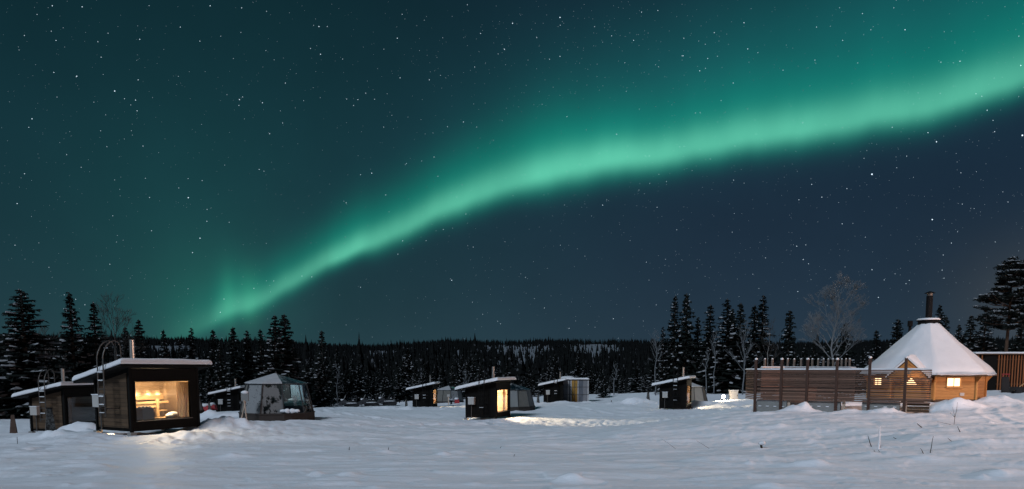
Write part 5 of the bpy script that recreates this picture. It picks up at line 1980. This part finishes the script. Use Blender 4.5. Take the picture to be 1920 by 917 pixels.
for px, py, Y, L, lean, m, lab, rad in TW:
    p = at(px, py, Y)
    p.z = gz(p.x, p.y) - .03
    b = MB()
    dx, dz = math.sin(lean), math.cos(lean)
    rr = random.Random(int(px))
    pts = [Vector((dx * L * t + rr.uniform(-.02, .02) * L, rr.uniform(-.03, .03) * L, dz * L * t)) for t in (0, .35, .7, 1.0)]
    b.tube(pts, [rad, rad * .9, rad * .7, rad * .4], 6)
    if 'fork' in lab and 'tall thin' in lab:
        b.tube([pts[1], pts[1] + Vector((-.10, 0, .35))], [rad * .7, rad * .3], 5)
        b.tube([pts[1], pts[1] + Vector((-.16, .02, .16))], [rad * .9, rad * .4], 5)
        b.tube([pts[0], pts[0] + Vector((-.5, .1, .12))], [rad * .9, rad * .4], 5)
    o = b.build('twig', MAT[m], loc=p)
    tag(o, lab, 'twig', 'twigs poking out of the snow')
p = at(1429, 818, 18)
p.z = gz(p.x, p.y)
r = empty('capped_stump', p, 0, 'thin stump with a round cap of snow in the right foreground', 'stump')
b = MB(); b.tube([(0, 0, -.05), (-.02, 0, .10)], .03, 6); b.build('stem', MAT['twig'], r)
b = MB(); b.blob((0, 0, .13), (.10, .10, .06), 4, 12, 7, .08); b.build('snow_cap', MAT['roof_snow'], r, smooth=True)

# ------------------------------------------------------------------ stars
BR = [(215, 170, 1.5), (601, 101, 1.3), (492, 192, 1.2), (353, 370, 1.5), (375, 446, 1.4), (486, 317, 1.1), (697, 324, 1.3), (961, 43, 1.4), (1050, 32, 1.5), (946, 92, 1.2), (745, 71, 1.2), (754, 26, 1.0),
      (1635, 326, 2.0), (1748, 411, 1.7), (1917, 253, 1.9), (1756, 265, 1.5), (1740, 248, 1.2), (1402, 91, 1.2), (1327, 109, 1.1), (847, 525, 1.3), (1067, 615, 1.1), (1150, 597, 1.1), (1130, 384, 1.2), (1232, 388, 1.0),
      (98, 10, 1.2), (154, 12, 1.2), (394, 10, 1.2), (453, 14, 1.1), (262, 73, 1.2), (105, 75, 1.1), (101, 135, 1.1), (144, 142, 1.2), (143, 143, 1.0), (259, 149, 1.1), (254, 187, 1.2), (257, 207, 1.1), (60, 222, 1.3), (54, 238, 1.0),
      (46, 325, 1.1), (32, 381, 1.2), (361, 473, 1.2), (535, 155, 1.1), (449, 186, 1.3), (455, 181, 1.0), (448, 197, 1.0), (530, 230, 1.0), (598, 49, 1.3), (338, 50, 1.1), (28, 459, 1.0), (284, 432, 1.0), (413, 585, 1.1), (476, 540, 1.0),
      (1498, 374, 1.1), (1522, 345, 1.1), (1541, 369, 1.2), (1588, 353, 1.1), (1579, 419, 1.1), (1494, 461, 1.2), (1506, 486, 1.2), (1635, 505, 1.2), (1496, 546, 1.1), (1647, 557, 1.2), (1770, 521, 1.0), (1865, 246, 1.1), (1851, 206, 1.2), (1862, 225, 1.0), (1914, 122, 1.3), (1800, 114, 1.2),
      (1697, 55, 1.3), (1580, 75, 1.1), (1531, 50, 1.0), (1312, 132, 1.2), (1375, 155, 1.1), (1281, 104, 1.1), (1395, 42, 1.2), (1421, 98, 1.0), (1528, 112, 1.0), (1830, 175, 1.0), (1700, 292, 1.0), (1673, 238, 1.0), (1890, 378, 1.0), (1784, 455, 1.1), (1705, 525, 1.0),
      (1203, 22, 1.1), (1279, 104, 1.1), (1156, 251, 1.2), (1063, 218, 1.0), (762, 306, 1.0), (821, 330, 1.0), (805, 149, 1.1), (671, 186, 1.1), (650, 185, 1.0), (890, 125, 1.0), (869, 228, 1.1), (901, 62, 1.1), (1050, 105, 1.1), (1188, 75, 1.1), (755, 451, 1.1), (746, 476, 1.0), (676, 538, 1.0)]


def stars():
    rs = random.Random(2)
    V, Fc, B = [], [], []
    RAD = 5000.0
    oct_f = ((0, 2, 4), (2, 1, 4), (1, 3, 4), (3, 0, 4), (2, 0, 5), (1, 2, 5), (3, 1, 5), (0, 3, 5))

    def put(d, r, br):
        i = len(V)
        c = d * RAD
        for a in ((1, 0, 0), (-1, 0, 0), (0, 1, 0), (0, -1, 0), (0, 0, 1), (0, 0, -1)):
            V.append(tuple(c + Vector(a) * r))
        for f in oct_f:
            Fc.append(tuple(i + k for k in f))
            B.append(br)
    for px, py, m in BR:
        put(direction(px, py), 2.6 * m, .42 * m)
    for _ in range(4200):
        px, py = rs.uniform(-500, 2420), rs.uniform(-300, 640)
        m = rs.random() ** 6
        put(direction(px, py), 1.6 + 1.5 * m, max(.03, rs.gauss(.085, .03)) + .27 * m)
    for _ in range(260):
        px, py = rs.gauss(1520, 320), rs.gauss(390, 120)
        if py < 640:
            put(direction(px, py), 2.2, rs.uniform(.03, .14))
    for _ in range(260):
        px, py = rs.gauss(1080, 200), rs.gauss(80, 90)
        put(direction(px, py), 2.2, rs.uniform(.03, .15))
    me = bpy.data.meshes.new('stars')
    me.from_pydata(V, [], Fc)
    at_ = me.attributes.new('bright', 'FLOAT', 'FACE')
    at_.data.foreach_set('value', B)
    m = bpy.data.materials.new('starlight')
    m.use_nodes = True
    nt = m.node_tree
    g = NT(nt)
    nt.nodes.remove(nt.nodes['Principled BSDF'])
    e = g.n('ShaderNodeEmission')
    e.inputs[0].default_value = (.72, .88, 1.0, 1)
    a = g.n('ShaderNodeAttribute', attribute_name='bright')
    g.put(e.inputs[1], a.outputs['Fac'])
    tp = g.n('ShaderNodeBsdfTransparent')
    ad = g.n('ShaderNodeAddShader')
    nt.links.new(e.outputs[0], ad.inputs[0])
    nt.links.new(tp.outputs[0], ad.inputs[1])
    nt.links.new(ad.outputs[0], nt.nodes['Material Output'].inputs[0])
    m.cycles.emission_sampling = 'NONE'
    me.materials.append(m)
    o = bpy.data.objects.new('stars', me)
    COL.objects.link(o)
    tag(o, 'bright and faint stars scattered over the whole night sky', 'stars', kind='stuff')


stars()
